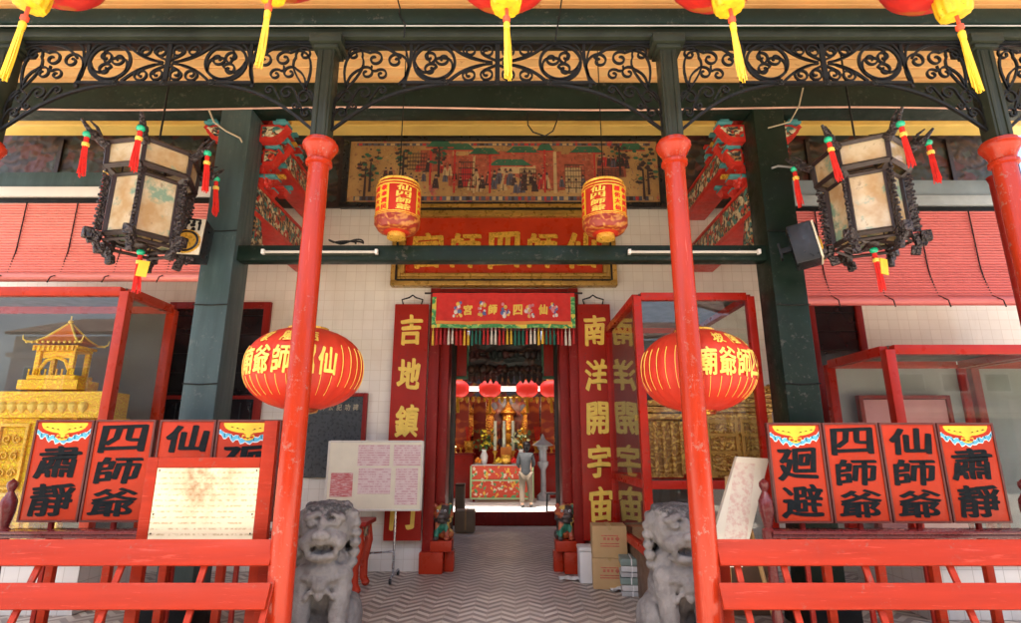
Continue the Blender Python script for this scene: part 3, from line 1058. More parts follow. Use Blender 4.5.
def figure(u, w_, h, c):
    x, z = MPx(u, w_)
    h *= mh
    w2 = h * .24
    flat(c, [(x - w2, z), (x + w2, z), (x + w2 * .7, z + h * .5), (x + w2 * .5, z + h * .74), (x - w2 * .5, z + h * .74), (x - w2 * .75, z + h * .5)])
    flat(6, [(x + .11 * h * math.cos(a), z + h * .85 + .13 * h * math.sin(a)) for a in [k * PI / 4 for k in range(8)]])
    flat(0, [(x - .11 * h, z + h * .88), (x + .11 * h, z + h * .88), (x + .05 * h, z + h * 1.05), (x - .05 * h, z + h * 1.05)])
    flat(c if c == 0 else 0, [(x - w2 * .2, z), (x + w2 * .1, z), (x + w2 * .1, z + h * .5), (x - w2 * .1, z + h * .6)])
for k in range(26):
    figure(.40 + .0095 * k + rnd.uniform(-.006, .006), .20 + rnd.uniform(-.02, .14), rnd.uniform(.15, .22), rnd.choice([0, 0, 0, 4, 5, 2, 3]))
for k in range(20):
    figure(.13 + .012 * k + rnd.uniform(-.01, .01), .24 + .28 * rnd.random(), rnd.uniform(.13, .19), rnd.choice([0, 0, 4, 5, 3]))
for k in range(7):
    figure(.80 + .014 * k, .55 + rnd.uniform(-.03, .03), rnd.uniform(.14, .18), rnd.choice([0, 4, 5]))
for k in range(6):
    figure(.68 + .022 * k, .22 + rnd.uniform(-.02, .08), rnd.uniform(.14, .19), rnd.choice([0, 4, 5, 3]))
# lattice doors, screens and railings
for (u0, u1, w0, w1) in ((.36, .41, .28, .62), (.55, .60, .30, .52), (.69, .75, .26, .58), (.20, .26, .52, .74), (.79, .87, .42, .52)):
    n = 7
    for k in range(n + 1):
        rect(0, u0 + (u1 - u0) * k / n, u0 + (u1 - u0) * k / n + .0014, w0, w1)
    for k in range(5):
        rect(0, u0, u1, w0 + (w1 - w0) * k / 4, w0 + (w1 - w0) * k / 4 + .012)
for (u, w0, w1) in ((.345, .2, .80), (.455, .2, .72), (.625, .2, .80), (.78, .24, .76), (.27, .3, .8)):
    rect(5, u, u + .006, w0, w1)
def treep(u, w_, hh):
    for j in range(22):
        a, z = MPx(u + rnd.uniform(-.025, .025), w_ + hh * rnd.random())
        r = rnd.uniform(.02, .05)
        flat(rnd.choice([0, 0, 1]), [(a + r * rnd.uniform(.6, 1.3) * math.cos(q), z + r * .6 * math.sin(q)) for q in [k * PI / 3 for k in range(6)]])
    a, z = MPx(u, w_ - .2)
    flat(0, [(a - .02, z), (a + .02, z), (a + .012, z + .5), (a - .012, z + .5)])
for k in range(1100):
    u_, w_ = rnd.uniform(.05, .95), rnd.uniform(.18, .84)
    a_, z_ = MPx(u_, w_)
    L_, t_ = rnd.uniform(.008, .05), rnd.uniform(.003, .010)
    g_ = rnd.uniform(-.5, .5) if rnd.random() < .6 else rnd.uniform(1.1, 1.9)
    dx_, dz_ = L_ * math.cos(g_), L_ * math.sin(g_)
    flat(rnd.choice([0, 0, 0, 3, 2, 5, 6, 4, 1]), [(a_, z_), (a_ + dx_, z_ + dz_), (a_ + dx_ * .8 - t_ * math.sin(g_), z_ + dz_ * .8 + t_ * math.cos(g_)), (a_ - t_ * math.sin(g_) * .6, z_ + t_ * math.cos(g_))])
treep(.075, .34, .50); treep(.09, .40, .40); treep(.93, .30, .52); treep(.945, .36, .45); treep(.19, .55, .3); treep(.30, .6, .22); treep(.86, .62, .2)
m.build('painted_scene', MP, mu, smooth=0, recalc=False)

# ------------------------------------------------------------------ red signboard
SY = FY - .14
sx0, sx1 = W(393, 250, SY).x, W(615, 250, SY).x
sz0, sz1 = W(500, 287, SY).z, W(500, 206, SY).z
sg = thing('signboard', 'large red signboard with gold characters in a gilded frame over the door', 'sign', ((sx0 + sx1) / 2, SY, sz0))
m = MB(); m.bx(sx0 + .18, sx1 - .18, SY, SY + .05, sz0 + .18, sz1 - .18)
m.build('panel', RED, sg)
GFR = paint('frame_gold', (.42, .24, .045), .32, .25, 5, .3, 40, metal=.4)
m = MB()
for (o_, d_, w_) in ((0, .09, .085), (.085, .06, .06), (.145, .075, .05)):
    a0, a1, c0, c1 = sx0 + o_, sx1 - o_, sz0 + o_, sz1 - o_
    m.bx(a0, a1, SY - d_, SY + .06, c0, c0 + w_, .012); m.bx(a0, a1, SY - d_, SY + .06, c1 - w_, c1, .012)
    m.bx(a0, a0 + w_, SY - d_, SY + .06, c0 + w_, c1 - w_, .012); m.bx(a1 - w_, a1, SY - d_, SY + .06, c0 + w_, c1 - w_, .012)
m.build('frame', GFR, sg)
m = MB()
i0 = .08
m.bx(sx0 + i0 - .012, sx0 + i0 + .012, SY - .094, SY - .06, sz0 + i0, sz1 - i0); m.bx(sx1 - i0 - .012, sx1 - i0 + .012, SY - .094, SY - .06, sz0 + i0, sz1 - i0)
m.bx(sx0 + i0 + .013, sx1 - i0 - .013, SY - .094, SY - .06, sz0 + i0 - .012, sz0 + i0 + .012); m.bx(sx0 + i0 + .013, sx1 - i0 - .013, SY - .094, SY - .06, sz1 - i0 - .012, sz1 - i0 + .012)
m.build('frame_line', IRON, sg)
its = []
sw = (sx1 - sx0) - .46
szc = (W(500, 236, SY).z + W(500, 262, SY).z) / 2 - .02
for k, ch in enumerate('宮師四師仙'):
    its.append((ch, sx0 + .23 + sw * (k + .5) / 5, szc, sw / 5 * .80, .56))
letters('lettering', its, GOLD, sg, .042, lambda x, z, l: Vector((x, SY - .002 - l, z)), .04, .012)

# ------------------------------------------------------------------ couplet boards by the door
def couplet(xa, xb, text, lab, zs):
    y = FY - .16
    z0, z1 = W(500, 541, y).z, W(500, 304, y).z
    a, c = W(xa, 305, y).x, W(xb, 305, y).x
    t = thing('couplet_board', lab, 'sign', ((a + c) / 2, y, z0), 'couplet boards beside the door')
    m = MB(); m.bx(a, c, y, y + .05, z0, z1, .012)
    m.build('board', CPL, t)
    xc = (a + c) / 2
    its = [(ch, xc, W(500, py, y).z, (c - a) * .66, .44) for ch, py in zip(text, zs)]
    letters('lettering', its, YELL, t, .042, lambda x, z, l: Vector((x, y - .001 - l, z)), .05, .004)
    m = MB()
    m.tube([(xc - .13, y + .02, z1 - .01), (xc - .15, y + .02, z1 + .07), (xc - .05, y + .02, z1 + .10), (xc, y + .03, z1 + .14), (xc + .05, y + .02, z1 + .10), (xc + .15, y + .02, z1 + .07), (xc + .13, y + .02, z1 - .01)], .012)
    m.build('hanger', IRON, t)
    return t
CPL = paint('couplet_red', (.37, .020, .010), .38, .14, 3, .1, 40, spec=.25, chip=(.22, .03, .02))
couplet(395, 429, '吉地鎮山門', 'tall dark red board with gold characters hung left of the doorway', (330, 374, 421, 466, 512))
couplet(577, 610, '南洋開宇宙', 'tall dark red board with gold characters hung right of the doorway', (330, 375, 418, 461, 504))

# ------------------------------------------------------------------ embroidered banner
BY = FY - .24
bx0, bx1 = W(432, 310, BY).x, W(575, 310, BY).x
bz0, bz1 = W(500, 328, BY).z, W(500, 293, BY).z
bn = thing('door_banner', 'red embroidered door banner with green edge and coloured tassel fringe', 'banner', ((bx0 + bx1) / 2, BY, bz0))
def wav(x, z):
    return .022 * math.sin(x * 9) + .010 * math.sin(x * 23 + 1)
def strip(x0, x1, z0, z1, off, mat, name, n=80, parent=None):
    m = MB()
    pts = []
    for j in range(2):
        z = (z0, z1)[j]
        pts.append([m.bm.verts.new((x0 + (x1 - x0) * k / n, BY - off + wav(x0 + (x1 - x0) * k / n, z) * (1 - .7 * (z - bz0) / (bz1 - bz0)), z)) for k in range(n + 1)])
    for k in range(n):
        m.bm.faces.new((pts[0][k], pts[0][k + 1], pts[1][k + 1], pts[1][k]))
    return m.build(name, mat, parent or bn)
BRED = paint('banner_red', (.66, .03, .025), .7, .12, 8, .3, 160)
BGRN = carved('banner_green', (.25, .55, .18), (.05, .30, .10), ((.7, .6, .1),), 24, .7, dist=.003)
strip(bx0, bx1, bz0, bz1, 0, BRED, 'cloth')
strip(bx0, bx1, bz0, bz0 + .055, .004, BGRN, 'green_hem')
strip(bx0, bx1, bz0 + .06, bz0 + .10, .004, paint('banner_orange', (.75, .30, .06), .7), 'orange_scallop')
for xa in (bx0, bx1 - .06):
    strip(xa, xa + .06, bz0 + .055, bz1 - .06, .005, BGRN, 'green_edge', 6)
its = []
wd = bx1 - bx0
for k, ch in enumerate('宮師四仙'):
    its.append((ch, bx0 + wd * (.26 + .175 * k) - .02, (bz0 + bz1) / 2 + .01, .13, .15))
def bplace(x, z, l):
    return Vector((x, BY - .008 - l + wav(x, z) * (1 - .7 * (z - bz0) / (bz1 - bz0)), z))
for it in its:
    letters('lettering', [it], YELL, bn, .05, bplace)
EMB = [paint('emb_white', (.75, .70, .65), .6), paint('emb_blue', (.12, .16, .4), .6), paint('emb_pink', (.7, .25, .3), .6), paint('emb_gold', (.75, .5, .1), .5)]
for k in range(5):
    m = MB()
    x = bx0 + wd * (.18 + .168 * k)
    for j in range(16):
        m.mat(rnd.randrange(4))
        a, c = x + rnd.uniform(-.055, .055), (bz0 + bz1) / 2 + rnd.uniform(-.10, .11)
        m.sph((a, BY - .012 + wav(a, c) * .6, c), rnd.uniform(.012, .028), (1, .3, 1.2), 8)
    m.build('embroidered_figure', EMB, bn)
m = MB(); m.cyl((bx0 - .12, BY + .05, bz1 + .01), (bx1 + .12, BY + .05, bz1 + .01), .014)
m.build('rod', WOODD, bn)
FR = [paint('fringe_' + n, c, .75, .15, 20) for n, c in (('white', (.75, .70, .62)), ('red', (.55, .03, .03)), ('yellow', (.78, .50, .05)), ('green', (.02, .16, .12)), ('maroon', (.30, .02, .03)))]
seq = [2, 1, 1, 4, 0, 0, 1, 1, 2, 2, 3, 3, 3, 1, 1, 0, 0, 1, 1, 2, 2, 3, 3, 3, 1, 0, 0, 2, 2, 3, 3, 3, 1, 1, 0, 0, 1]
for k, c in enumerate(seq):
    x = bx0 + wd * (k + .5) / len(seq)
    L = .23 + .02 * rnd.random()
    y = BY + wav(x, bz0)
    m = MB()
    m.lathe([(.004, bz0), (.006, bz0 - .04), (.014, bz0 - .055), (.011, bz0 - .075), (.017, bz0 - .12), (.018, bz0 - L), (.001, bz0 - L)], (x, y, 0), 8)
    m.build('fringe_tassel', FR[c], bn)

# ------------------------------------------------------------------ oval lanterns
LANR, ntl, bl = base_mat('lantern_silk')
v = objc(ntl)
n1 = ramp(ntl, noise_f(ntl, v, 3, 4), .3, .7)
ntl.links.new(mixc(ntl, n1, (.46, .026, .014), (.56, .045, .02)), bl.inputs['Base Color'])
bl.inputs['Roughness'].default_value = .42
bl.inputs['Specular IOR Level'].default_value = .25
add_bump(ntl, bl, noise_f(ntl, v, 80, 3), .15, .003)
def oval_lantern(px, py, Y, rx, rz, rows, lab, yaw, hang):
    c = W(px, py, Y)
    t = thing('oval_lantern', lab, 'lantern', c, 'big oval lanterns hanging behind the columns')
    N = 96
    def rib(k):
        return 1 + .026 * abs(math.sin(k * PI / 4)) ** .7
    def rad(z):
        return rx * max(0.0, 1 - abs(z / rz) ** 2.3) ** .5
    pr = []
    for k in range(21):
        z = -rz * .95 + 2 * rz * .95 * k / 20
        pr.append((rad(z), z))
    m = MB(); m.lathe(pr, c, N, mod=rib)
    m.build('body', LANR, t, smooth=50)
    m = MB()
    m.lathe([(rad(.95 * rz) + .01, .93 * rz), (rad(.95 * rz) + .012, .99 * rz), (.03, 1.0 * rz)], c, 32)
    m.build('cap', GOLD, t)
    m = MB(); m.lathe([(rad(.95 * rz) * .9, -.93 * rz), (rad(.95 * rz) * .8, -1.03 * rz), (rad(.95 * rz) * .5, -1.06 * rz)], c, 32)
    m.build('base_ring', GILT, t)
    def pl(x, z, l):
        a = x / rx + yaw
        r = rad(z) * 1.027 + .003 + l
        return c + Vector((r * math.sin(a), -r * math.cos(a), z))
    its = []
    for row, z, w_, h_, sp in rows:
        n = len(row)
        for k, ch in enumerate(row):
            its.append((ch, (k - (n - 1) / 2) * sp, z, w_, h_))
    letters('lettering', its, YELL, t, .030, pl, .03)
    # gold strokes along the pleats, under the characters and on the turned-away sides
    for k in range(24):
        a = yaw - 2.1 + 4.2 * k / 23
        far = abs(a - yaw) > 1.0
        pts = []
        for q in range(9):
            z = rz * ((.45 if far else -.28) - (.95 if far else .42) * q / 8)
            r = rad(z) * 1.020 + .003
            pts.append(c + Vector((r * math.sin(a), -r * math.cos(a), z)))
        m = MB()
        m.tube(pts, .0042 if far else .0028, 5, r1=.0015)
        m.build('gold_stroke', YELL, t)
    m = MB(); m.cyl(c + Vector((0, 0, rz)), Vector((c.x, c.y, hang)), .008, n=6)
    m.build('cord', IRON, t)
    return t
oval_lantern(305, 369, 4.55, .46, .345, (('廟爺師四仙', .02, .145, .22, .165), ('坡隆吉', .215, .11, .10, .22)), 'big red oval lantern with gold characters, behind the left column', -.02, 5.3)
oval_lantern(697, 371, 4.55, .45, .345, (('廟爺師四仙', .02, .135, .22, .150), ('坡隆吉', .215, .11, .10, .17)), 'big red oval lantern behind the right column, its gold characters turned to the right', .52, 5.3)

# ------------------------------------------------------------------ cylinder lanterns
DRUMS = carved('drum_skirt', (.52, .20, .04), (.28, .025, .010), (), 26, .4, dist=.004, strength=.3)
def cyl_lantern(px, Y, y0, y1, lab, yaw):
    a, b_ = W(px, y1, Y), W(px, y0, Y)
    h = b_.z - a.z
    r = .225
    c = Vector((a.x, Y, a.z))
    t = thing('drum_lantern', lab, 'lantern', c, 'small drum lanterns before the signboard')
    m = MB()
    m.lathe([(r * .45, .0), (r * .8, .03), (r * .98, .09), (r, .16), (r, h - .08), (r * .97, h - .04), (r * .9, h - .015), (r * .5, h)], c, 40)
    m.build('body', LANR, t)
    m = MB()
    m.lathe([(r * .30, -.06), (r * .42, -.05), (r * .40, .0), (r * .46, .005)], c, 24)
    m.build('base_ring', GOLD, t)
    for z in (.145, .165, h - .085, h - .055):
        MB().lathe([(r + .001, z - .006), (r + .006, z), (r + .001, z + .006)], c, 40).build('gold_band', GOLD, t)
    MB().lathe([(r * .92, h - .02), (r * .95, h), (r * .9, h + .01)], c, 40).build('top_rim', GOLD, t)
    m = MB(); m.lathe([(r * .62, .012), (r * .84, .032), (r * 1.0, .088), (r * 1.01, .145)], c, 40, mod=lambda k: 1 + .012 * (k % 2))
    m.build('gilt_skirt', DRUMS, t)
    def pl(x, z, l):
        q = x / r + yaw
        return c + Vector(((r + .002 + l) * math.sin(q), -(r + .002 + l) * math.cos(q), z))
    zc0, zc1 = .175, h - .095
    for x0 in (-.34, .15):
        m = MB()
        n = 10
        lo = [m.bm.verts.new(pl(x0 + .19 * k / n, zc0, .001)) for k in range(n + 1)]
        hi = [m.bm.verts.new(pl(x0 + .19 * k / n, zc1, .001)) for k in range(n + 1)]
        for k in range(n):
            m.bm.faces.new((lo[k], lo[k + 1], hi[k + 1], hi[k]))
        m.build('yellow_panel', YEL, t)
    its = []
    for k, ch in enumerate('仙四師爺'):
        its.append((ch, 0, zc1 - (zc1 - zc0) * (k + .5) / 4, .15, (zc1 - zc0) * .225))
    letters('lettering', its, YELL, t, .034, pl)
    for x0 in (-.29, -.20, .20, .29):
        its = []
        for k, ch in enumerate('敬奉萬民' if x0 in (-.20, .29) else '護佑大仙'):
            its.append((ch, x0, zc1 - (zc1 - zc0) * (k + .5) / 4, .070, (zc1 - zc0) * .20))
        letters('panel_lettering', its, TASR, t, .05, lambda x, z, l: pl(x, z, l + .003))
    m = MB(); m.cyl(c + Vector((0, 0, h)), (c.x, c.y, 6.3), .006, n=6)
    m.build('wire', IRON, t)
cyl_lantern(396.5, 5.25, 185, 234, 'small red and yellow drum lantern hanging left of the signboard', .45)
cyl_lantern(605.5, 5.25, 186, 235, 'small red and yellow drum lantern hanging right of the signboard', -.45)

# ------------------------------------------------------------------ lanterns under the eave
def threads(m, p, d, r0, r1, n, seed, th=.006):
    """a bundle of loose threads from p along d, opening from r0 to r1"""
    r_ = random.Random(seed)
    ax = d.normalized()
    ux = ax.cross(Vector((0, 1, 0.001))).normalized()
    uy = ax.cross(ux)
    for k in range(n):
        a = k * 2.399 + r_.uniform(-.3, .3)
        q = (k + .5) / n
        o = ux * math.cos(a) + uy * math.sin(a)
        L = r_.uniform(.88, 1.04)
        w = r_.uniform(-.010, .010)
        pts = []
        for f in (0, .12, .4, .7, 1.0):
            rr = (r0 + (r1 - r0) * f ** .7) * math.sqrt(q)
            pts.append(p + d * f * L + o * rr + ux * w * math.sin(f * 5 + k) * f)
        m.tube(pts, th, 4, r1=th * .8)
EAV = carved('eave_lantern_red', (.62, .03, .02), (.55, .025, .02), ((.50, .12, .02),), 16, .35, dist=.002, strength=.1)
lan = [(32, 3.0, -3, -.10, 'leftmost'), (272, 3.0, -13, -.02, 'second from left'), (506, 3.0, -1, .01, 'middle'), (728, 3.0, -1, .05, 'second from right'), (953, 3.0, 5, .16, 'rightmost')]
SKIRT = paint('skirt_yellow', (.85, .52, .02), .4, .3, 14, .3, 90, wear=(.55, .20, .02), wamt=.58)
el = thing('eave_lantern', 'x', 'lantern', (0, 0, 0), 'red lanterns with yellow tassels under the eave')
m = MB(); m.lathe([(.10 + 0 * k, 0) if False else (max(.09, .36 * max(0, 1 - abs((k - 10) / 10.6) ** 2.2) ** .5), -.27 + .54 * k / 20) for k in range(21)], (0, 0, .33), 64, mod=lambda k: 1 + .014 * abs(math.sin(k * PI / 4)))
m.build('body', EAV, el, smooth=50)
m = MB(); m.lathe([(.06, -.10), (.088, -.095), (.098, -.06), (.100, 0), (.098, .06), (.09, .09)], (0, 0, .02), 96, mod=lambda k: 1 + .035 * math.sin(k * PI / 4))
m.build('gold_skirt', SKIRT, el)
m = MB(); m.lathe([(.10, .59), (.11, .66), (.05, .67)], (0, 0, 0), 24); m.cyl((0, 0, .66), (0, 0, 1.1), .008)
m.build('top_cap', GILTY, el)
m = MB()
m.tube([(0, 0, -.05), (.004, 0, -.12), (-.002, 0, -.18)], .012)
m.lathe([(.012, -.19), (.024, -.175), (.024, -.15), (.012, -.14)], (0, 0, 0), 12)
m.build('knot', paint('knot_red', (.75, .08, .03), .6), el)
m = MB(); m.lathe([(.012, -.185), (.022, -.20), (.019, -.25)], (0, 0, 0), 12)
threads(m, Vector((0, 0, -.21)), Vector((0, 0, -.40)), .012, .024, 22, 3, .0055)
m.build('tassel', YEL, el)
protos = [el] + [copy_tree(el) for _ in lan[1:]]
for o, (px, Y, py, tilt, w_) in zip(protos, lan):
    p = W(px, py, Y)
    o.location = p
    o.rotation_euler = (R(3 * rnd.uniform(-1, 1)), -tilt * 1.0, rnd.uniform(-.5, .5))
    o['label'] = 'red eave lantern with yellow tassel, %s of the five at the top' % w_

# ------------------------------------------------------------------ hexagonal palace lanterns
PAI, ntp, bp = base_mat('painted_glass')
v = objc(ntp)
f1 = ramp(ntp, noise_f(ntp, v, 4.2, 4), .38, .62)
c1 = mixc(ntp, f1, (.46, .31, .15), (.62, .53, .36))
f2 = ramp(ntp, noise_f(ntp, v, 3.1, 7, .7), .53, .60)
c2 = mixc(ntp, f2, c1, (.22, .34, .25))
f3 = mth(ntp, 'MULTIPLY', .6, ramp(ntp, noise_f(ntp, v, 9, 8, .75), .60, .66))
c3 = mixc(ntp, f3, c2, (.16, .09, .05))
ntp.links.new(c3, bp.inputs['Base Color']); bp.inputs['Roughness'].default_value = .12
BEADC = carved('lantern_carving', (.06, .045, .045), (.02, .015, .016), (), 40, .35, dist=.02, strength=1)
def tassel(parent, top, L, lean=(0, 0), mi=None):
    m = MB()
    p = Vector(top)
    q = p + Vector((lean[0], lean[1], -L))
    d = (q - p)
    m.tube([p, p + d * .10, p + d * .2], .006)
    m.tube([p + d * .16, p + d * .2, p + d * .28, p + d * .36], .020, 8, r1=.020)
    threads(m, p + d * .30, d * .70, .016, .032, 16, int(abs(p.x * 991 + p.y * 577 + p.z * 313)) , .0065)
    tz = m.build('tassel', TASR, parent)
    m = MB(); m.sph(p + d * .09, .036, (1, 1, .85), 12)
    m.build('jade_bead', JADE, tz)
    m = MB()
    for k in (.30, .335):
        m.sph(p + d * k, .031, (1, 1, .5), 10)
    m.build('gold_knot', YELL, tz)
def hex_lantern(px, py, Y, rot, lab, sl_=1.0):
    c = W(px, py, Y)
    t = thing('hexagonal_lantern', lab, 'lantern', c, 'hexagonal palace lanterns by the square posts')
    r1, r2, r3 = .295, .375, .385
    z0, z1, z2, z3 = -.34, .22, .28, .51
    def pt(k, r, z):
        a = rot + k * PI / 3
        return c + Vector((r * math.cos(a), r * math.sin(a), z))
    m = MB()
    for k in range(6):
        for (ra, za, rb, zb_, w_) in ((r1, z0, r1, z1, .024), (r2, z2, r3, z3, .024)):
            m.tube([pt(k, ra, za), pt(k, rb, zb_)], w_, 4)
        for (r, z, w_) in ((r1, z0, .026), (r1, z1, .022), (r2, z2, .028), (r3, z3, .026), (r1, z0 - .06, .016)):
            m.tube([pt(k, r, z), pt(k + 1, r, z)], w_, 4)
        m.tube([pt(k, r1, z1), pt(k, r2, z2)], .03, 4)
        m.tube([pt(k, r1 * .98, z0), pt(k, r1 * .55, z0 - .05), pt(k, .06, z0 - .02)], .016, 5)
        m.tube([pt(k, r3, z3), pt(k, r3 * .5, z3 + .10), pt(k, .03, z3 + .12)], .018, 5)
    m.sph(c + Vector((0, 0, z0 - .03)), .06, (1, 1, .6), 10)
    m.sph(c + Vector((0, 0, z3 + .13)), .05, (1, 1, 1), 10)
    m.build('frame', WOODD, t)
    for k in range(6):
        m = MB()
        i = .97
        def ins(r, z, f):
            a, b_ = pt(k, r * i, z), pt(k + 1, r * i, z)
            return a + (b_ - a) * f
        m.poly([ins(r1, z0, .04), ins(r1, z0, .96), ins(r1, z1, .96), ins(r1, z1, .04)], .006, (ins(r1, 0, .5) - c) * -1)
        m.build('painted_panel', PAI, t)
        m = MB()
        m.poly([ins(r2, z2, .04), ins(r2, z2, .96), ins(r3, z3, .96), ins(r3, z3, .04)], .006, (ins(r1, 0, .5) - c) * -1)
        m.build('painted_panel', PAI, t)
        # beaded side fret, foot scroll and dragon arm at each corner
        m = MB()
        m.poly([pt(k, r1 + .02, z0 + .02), pt(k, r1 + .075, z0 + .02), pt(k, r1 + .06, z0 + .30), pt(k, r1 + .075, z1 - .02), pt(k, r1 + .02, z1 - .02)], .016, (math.sin(rot + k * PI / 3), -math.cos(rot + k * PI / 3), 0))
        for j in range(17):
            p = pt(k, r1 + .066 + .012 * (j % 2), z0 + .03 + j * .034)
            m.box(p, (.030, .026, .024), (0, 0, rot + k * PI / 3 + .3), .006)
        m.build('corner_fret', BEADC, t)
        m = MB()
        p = pt(k, r1 + .03, z0)
        m.tube([p, pt(k, r1 + .05, z0 - .10), pt(k, r1 + .01, z0 - .16)], .036, 6, r1=.03)
        m.box(pt(k, r1 + .11, z0 - .03), (.085, .085, .10), (0, 0, rot + k * PI / 3), .02)
        m.box(pt(k, r1 + .02, z0 - .15), (.075, .05, .085), (0, .2, rot + k * PI / 3), .012)
        m.box(pt(k, r1 + .09, z0 - .09), (.05, .04, .05), (0, .5, rot + k * PI / 3), .01)
        m.build('foot_scroll', BEADC, t)
        m = MB()
        m.tube([pt(k, r3, z3 - .04), pt(k, r3 + .08, z3 + .0), pt(k, r3 + .15, z3 + .05), pt(k, r3 + .22, z3 + .13)], .045, 7, r1=.012)
        m.tube([pt(k, r3 + .05, z3 + .0), pt(k, r3 + .10, z3 + .10), pt(k, r3 + .16, z3 + .14)], .022, 6, r1=.006)
        m.sph(pt(k, r3 + .12, z3 + .02), .05, (1, 1, .9), 9)
        m.build('dragon_arm', BEADC, t)
        tassel(t, pt(k, r3 + .16, z3 + .04), .44, (rnd.uniform(-.03, .03) + .04 * sl_, 0))
    tassel(t, c + Vector((0, 0, z0 - .06)), .42, (.03 * sl_, 0))
    m = MB(); m.box(c + Vector((.06, -.02, z0 - .26)), (.085, .006, .15), (0, .1, .3))
    m.build('paper_tag', YEL, t)
    m = MB(); m.cyl(c + Vector((0, 0, z3 + .12)), (c.x, c.y, 5.45), .009, n=6)
    m.build('hanging_wire', IRON, t)
    return t
hex_lantern(148, 208, 4.75, R(-70), 'dark carved hexagonal lantern with pale painted panes on the left', .6)
hex_lantern(866, 206, 4.75, R(-147), 'dark carved hexagonal lantern with tan painted panes on the right', 1.0)

# ------------------------------------------------------------------ loudspeakers on the posts
def speaker(px, py, Y, ry, lab, sgn):
    c = W(px, py, Y)
    t = thing('loudspeaker', lab, 'speaker', (0, 0, 0), 'loudspeakers on the square posts')
    m = MB(); m.box((0, .10, 0), (.27, .22, .40), None, .02)
    m.build('cabinet', BLACK, t)
    m = MB(); m.box((0, -.018, 0), (.262, .02, .39), None, .008)
    m.build('front_plate', CREAM, t)
    m = MB(); m.lathe([(.115, 0), (.115, .018), (.095, .022), (.085, .004), (.03, .002), (.028, .02), (.001, .028)], (0, 0, 0), 28)
    for v in m.bm.verts:
        v.co = Vector((v.co.x, -.028 - v.co.z, v.co.y - .065))
    m.build('woofer', BLACK, t)
    m = MB(); m.lathe([(.118, .0), (.128, .004), (.122, .018), (.116, .018)], (0, 0, 0), 28)
    for v in m.bm.verts:
        v.co = Vector((v.co.x, -.028 - v.co.z, v.co.y - .065))
    m.build('gold_ring', GOLD, t)
    m = MB()
    m.tube([(-.09, -.035, .06), (-.09, -.035, .17), (0, -.035, .18), (.09, -.035, .17), (.09, -.035, .06)], .01)
    for k in range(10):
        m.sph((rnd.uniform(-.09, .09), -.03, rnd.uniform(.06, .17)), .018, (1, .5, 1), 7)
    m.build('tweeter_grille', IRON, t)
    m = MB(); m.box((0, .24, 0), (.06, .12, .05)); m.box((0, .31, 0), (.10, .02, .16))
    m.build('bracket', IRON, t)
    t.location = c
    t.rotation_euler = (R(-8), 0, ry)
speaker(189, 237, 5.02, R(8), 'black and cream loudspeaker partly hidden by the left hexagonal lantern', -1)
speaker(815, 243, 5.02, R(62), 'black loudspeaker turned sideways beside the right hexagonal lantern', 1)

# ------------------------------------------------------------------ glass show cases
def framebox(m, x0, x1, y0, y1, z0, z1, w=.075, mids=(), skip=()):
    for x in (x0, x1):
        for y in (y0, y1):
            m.bx(x - w / 2, x + w / 2, y - w / 2, y + w / 2, z0, z1, .006)
    for z in (z0, z1) + tuple(mids):
        for y in (y0, y1):
            m.bx(x0 + w / 2, x1 - w / 2, y - w * .45, y + w * .45, z - w / 2, z + w / 2, .006)
        for x in (x0, x1):
            m.bx(x - w * .45, x + w * .45, y0 + w / 2, y1 - w / 2, z - w / 2, z + w / 2, .006)
TOPB = paint('case_top', (.12, .125, .11), .5)
BACKD = paint('case_back', (.085, .082, .075), .5, .35, 1.2)
BACKP = paint('case_back_grey', (.36, .35, .34), .5, .2, 1.2)
def show_case(name, lab, x0, x1, y0, y1, z0, z1, w=.08, mids=(), plinth=TILES, back=None, fm=None):
    t = thing(name, lab, 'glass case', ((x0 + x1) / 2, (y0 + y1) / 2, 0), 'red framed glass cases')
    m = MB(); framebox(m, x0, x1, y0, y1, z0, z1, w, mids)
    m.build('frame', fm or REDC, t)
    m = MB()
    m.bx(x0 + w / 2, x1 - w / 2, y0 - .003, y0 + .003, z0 + w / 2, z1 - w / 2)
    m.build('front_glass', GLS, t)
    for x in (x0, x1):
        MB().bx(x - .003, x + .003, y0 + w / 2, y1 - w / 2, z0 + w / 2, z1 - w / 2).build('side_glass', GLS, t)
    m = MB(); m.bx(x0, x1, y0, y1, .0, z0 - w / 2 - .003, .01)
    m.build('plinth', plinth, t)
    m = MB(); m.bx(x0 + w, x1 - w, y0 + w, y1 - w, z0 - .02, z0 + .02)
    m.build('floor_board', REDD, t)
    m = MB(); m.bx(x0 + w * .4, x1 - w * .4, y0 + w * .4, y1 - w * .4, z1 + w * .5 - .012, z1 + w * .5 + .004)
    m.build('top_board', TOPB, t)
    if back:
        m = MB(); m.bx(x0 + w / 2, x1 - w / 2, y1 - .012, y1 + .012, z0 + w / 2, z1 - w / 2)
        m.build('back_panel', back, t)
    return t
# right, beside the door
zt = W(645, 297, 5.9).z
show_case('glass_case', 'tall red framed glass case of gilded carving right of the doorway', 1.49, 2.74, 5.9, 7.72, .56, zt, .085, (1.22,), BROWN, BACKD)
# far right
p = W(887, 350, 5.75)
show_case('glass_case', 'red glass case with pink walls behind the right placards', p.x, p.x + 1.62, 5.75, 6.85, .55, p.z, .10, (), TILES, BACKP)
show_case('glass_case', 'red glass case cut by the right edge of the picture', p.x + 1.78, p.x + 3.2, 5.75, 6.85, .55, p.z, .10, (), TILES, BACKP)
# left
p = W(131, 292, 5.9)
show_case('glass_case', 'large red framed glass case holding the golden pagoda on the left', -7.4, p.x - .04, 5.9, 6.75, .55, p.z, .10, (), TILES, BACKD, RED)

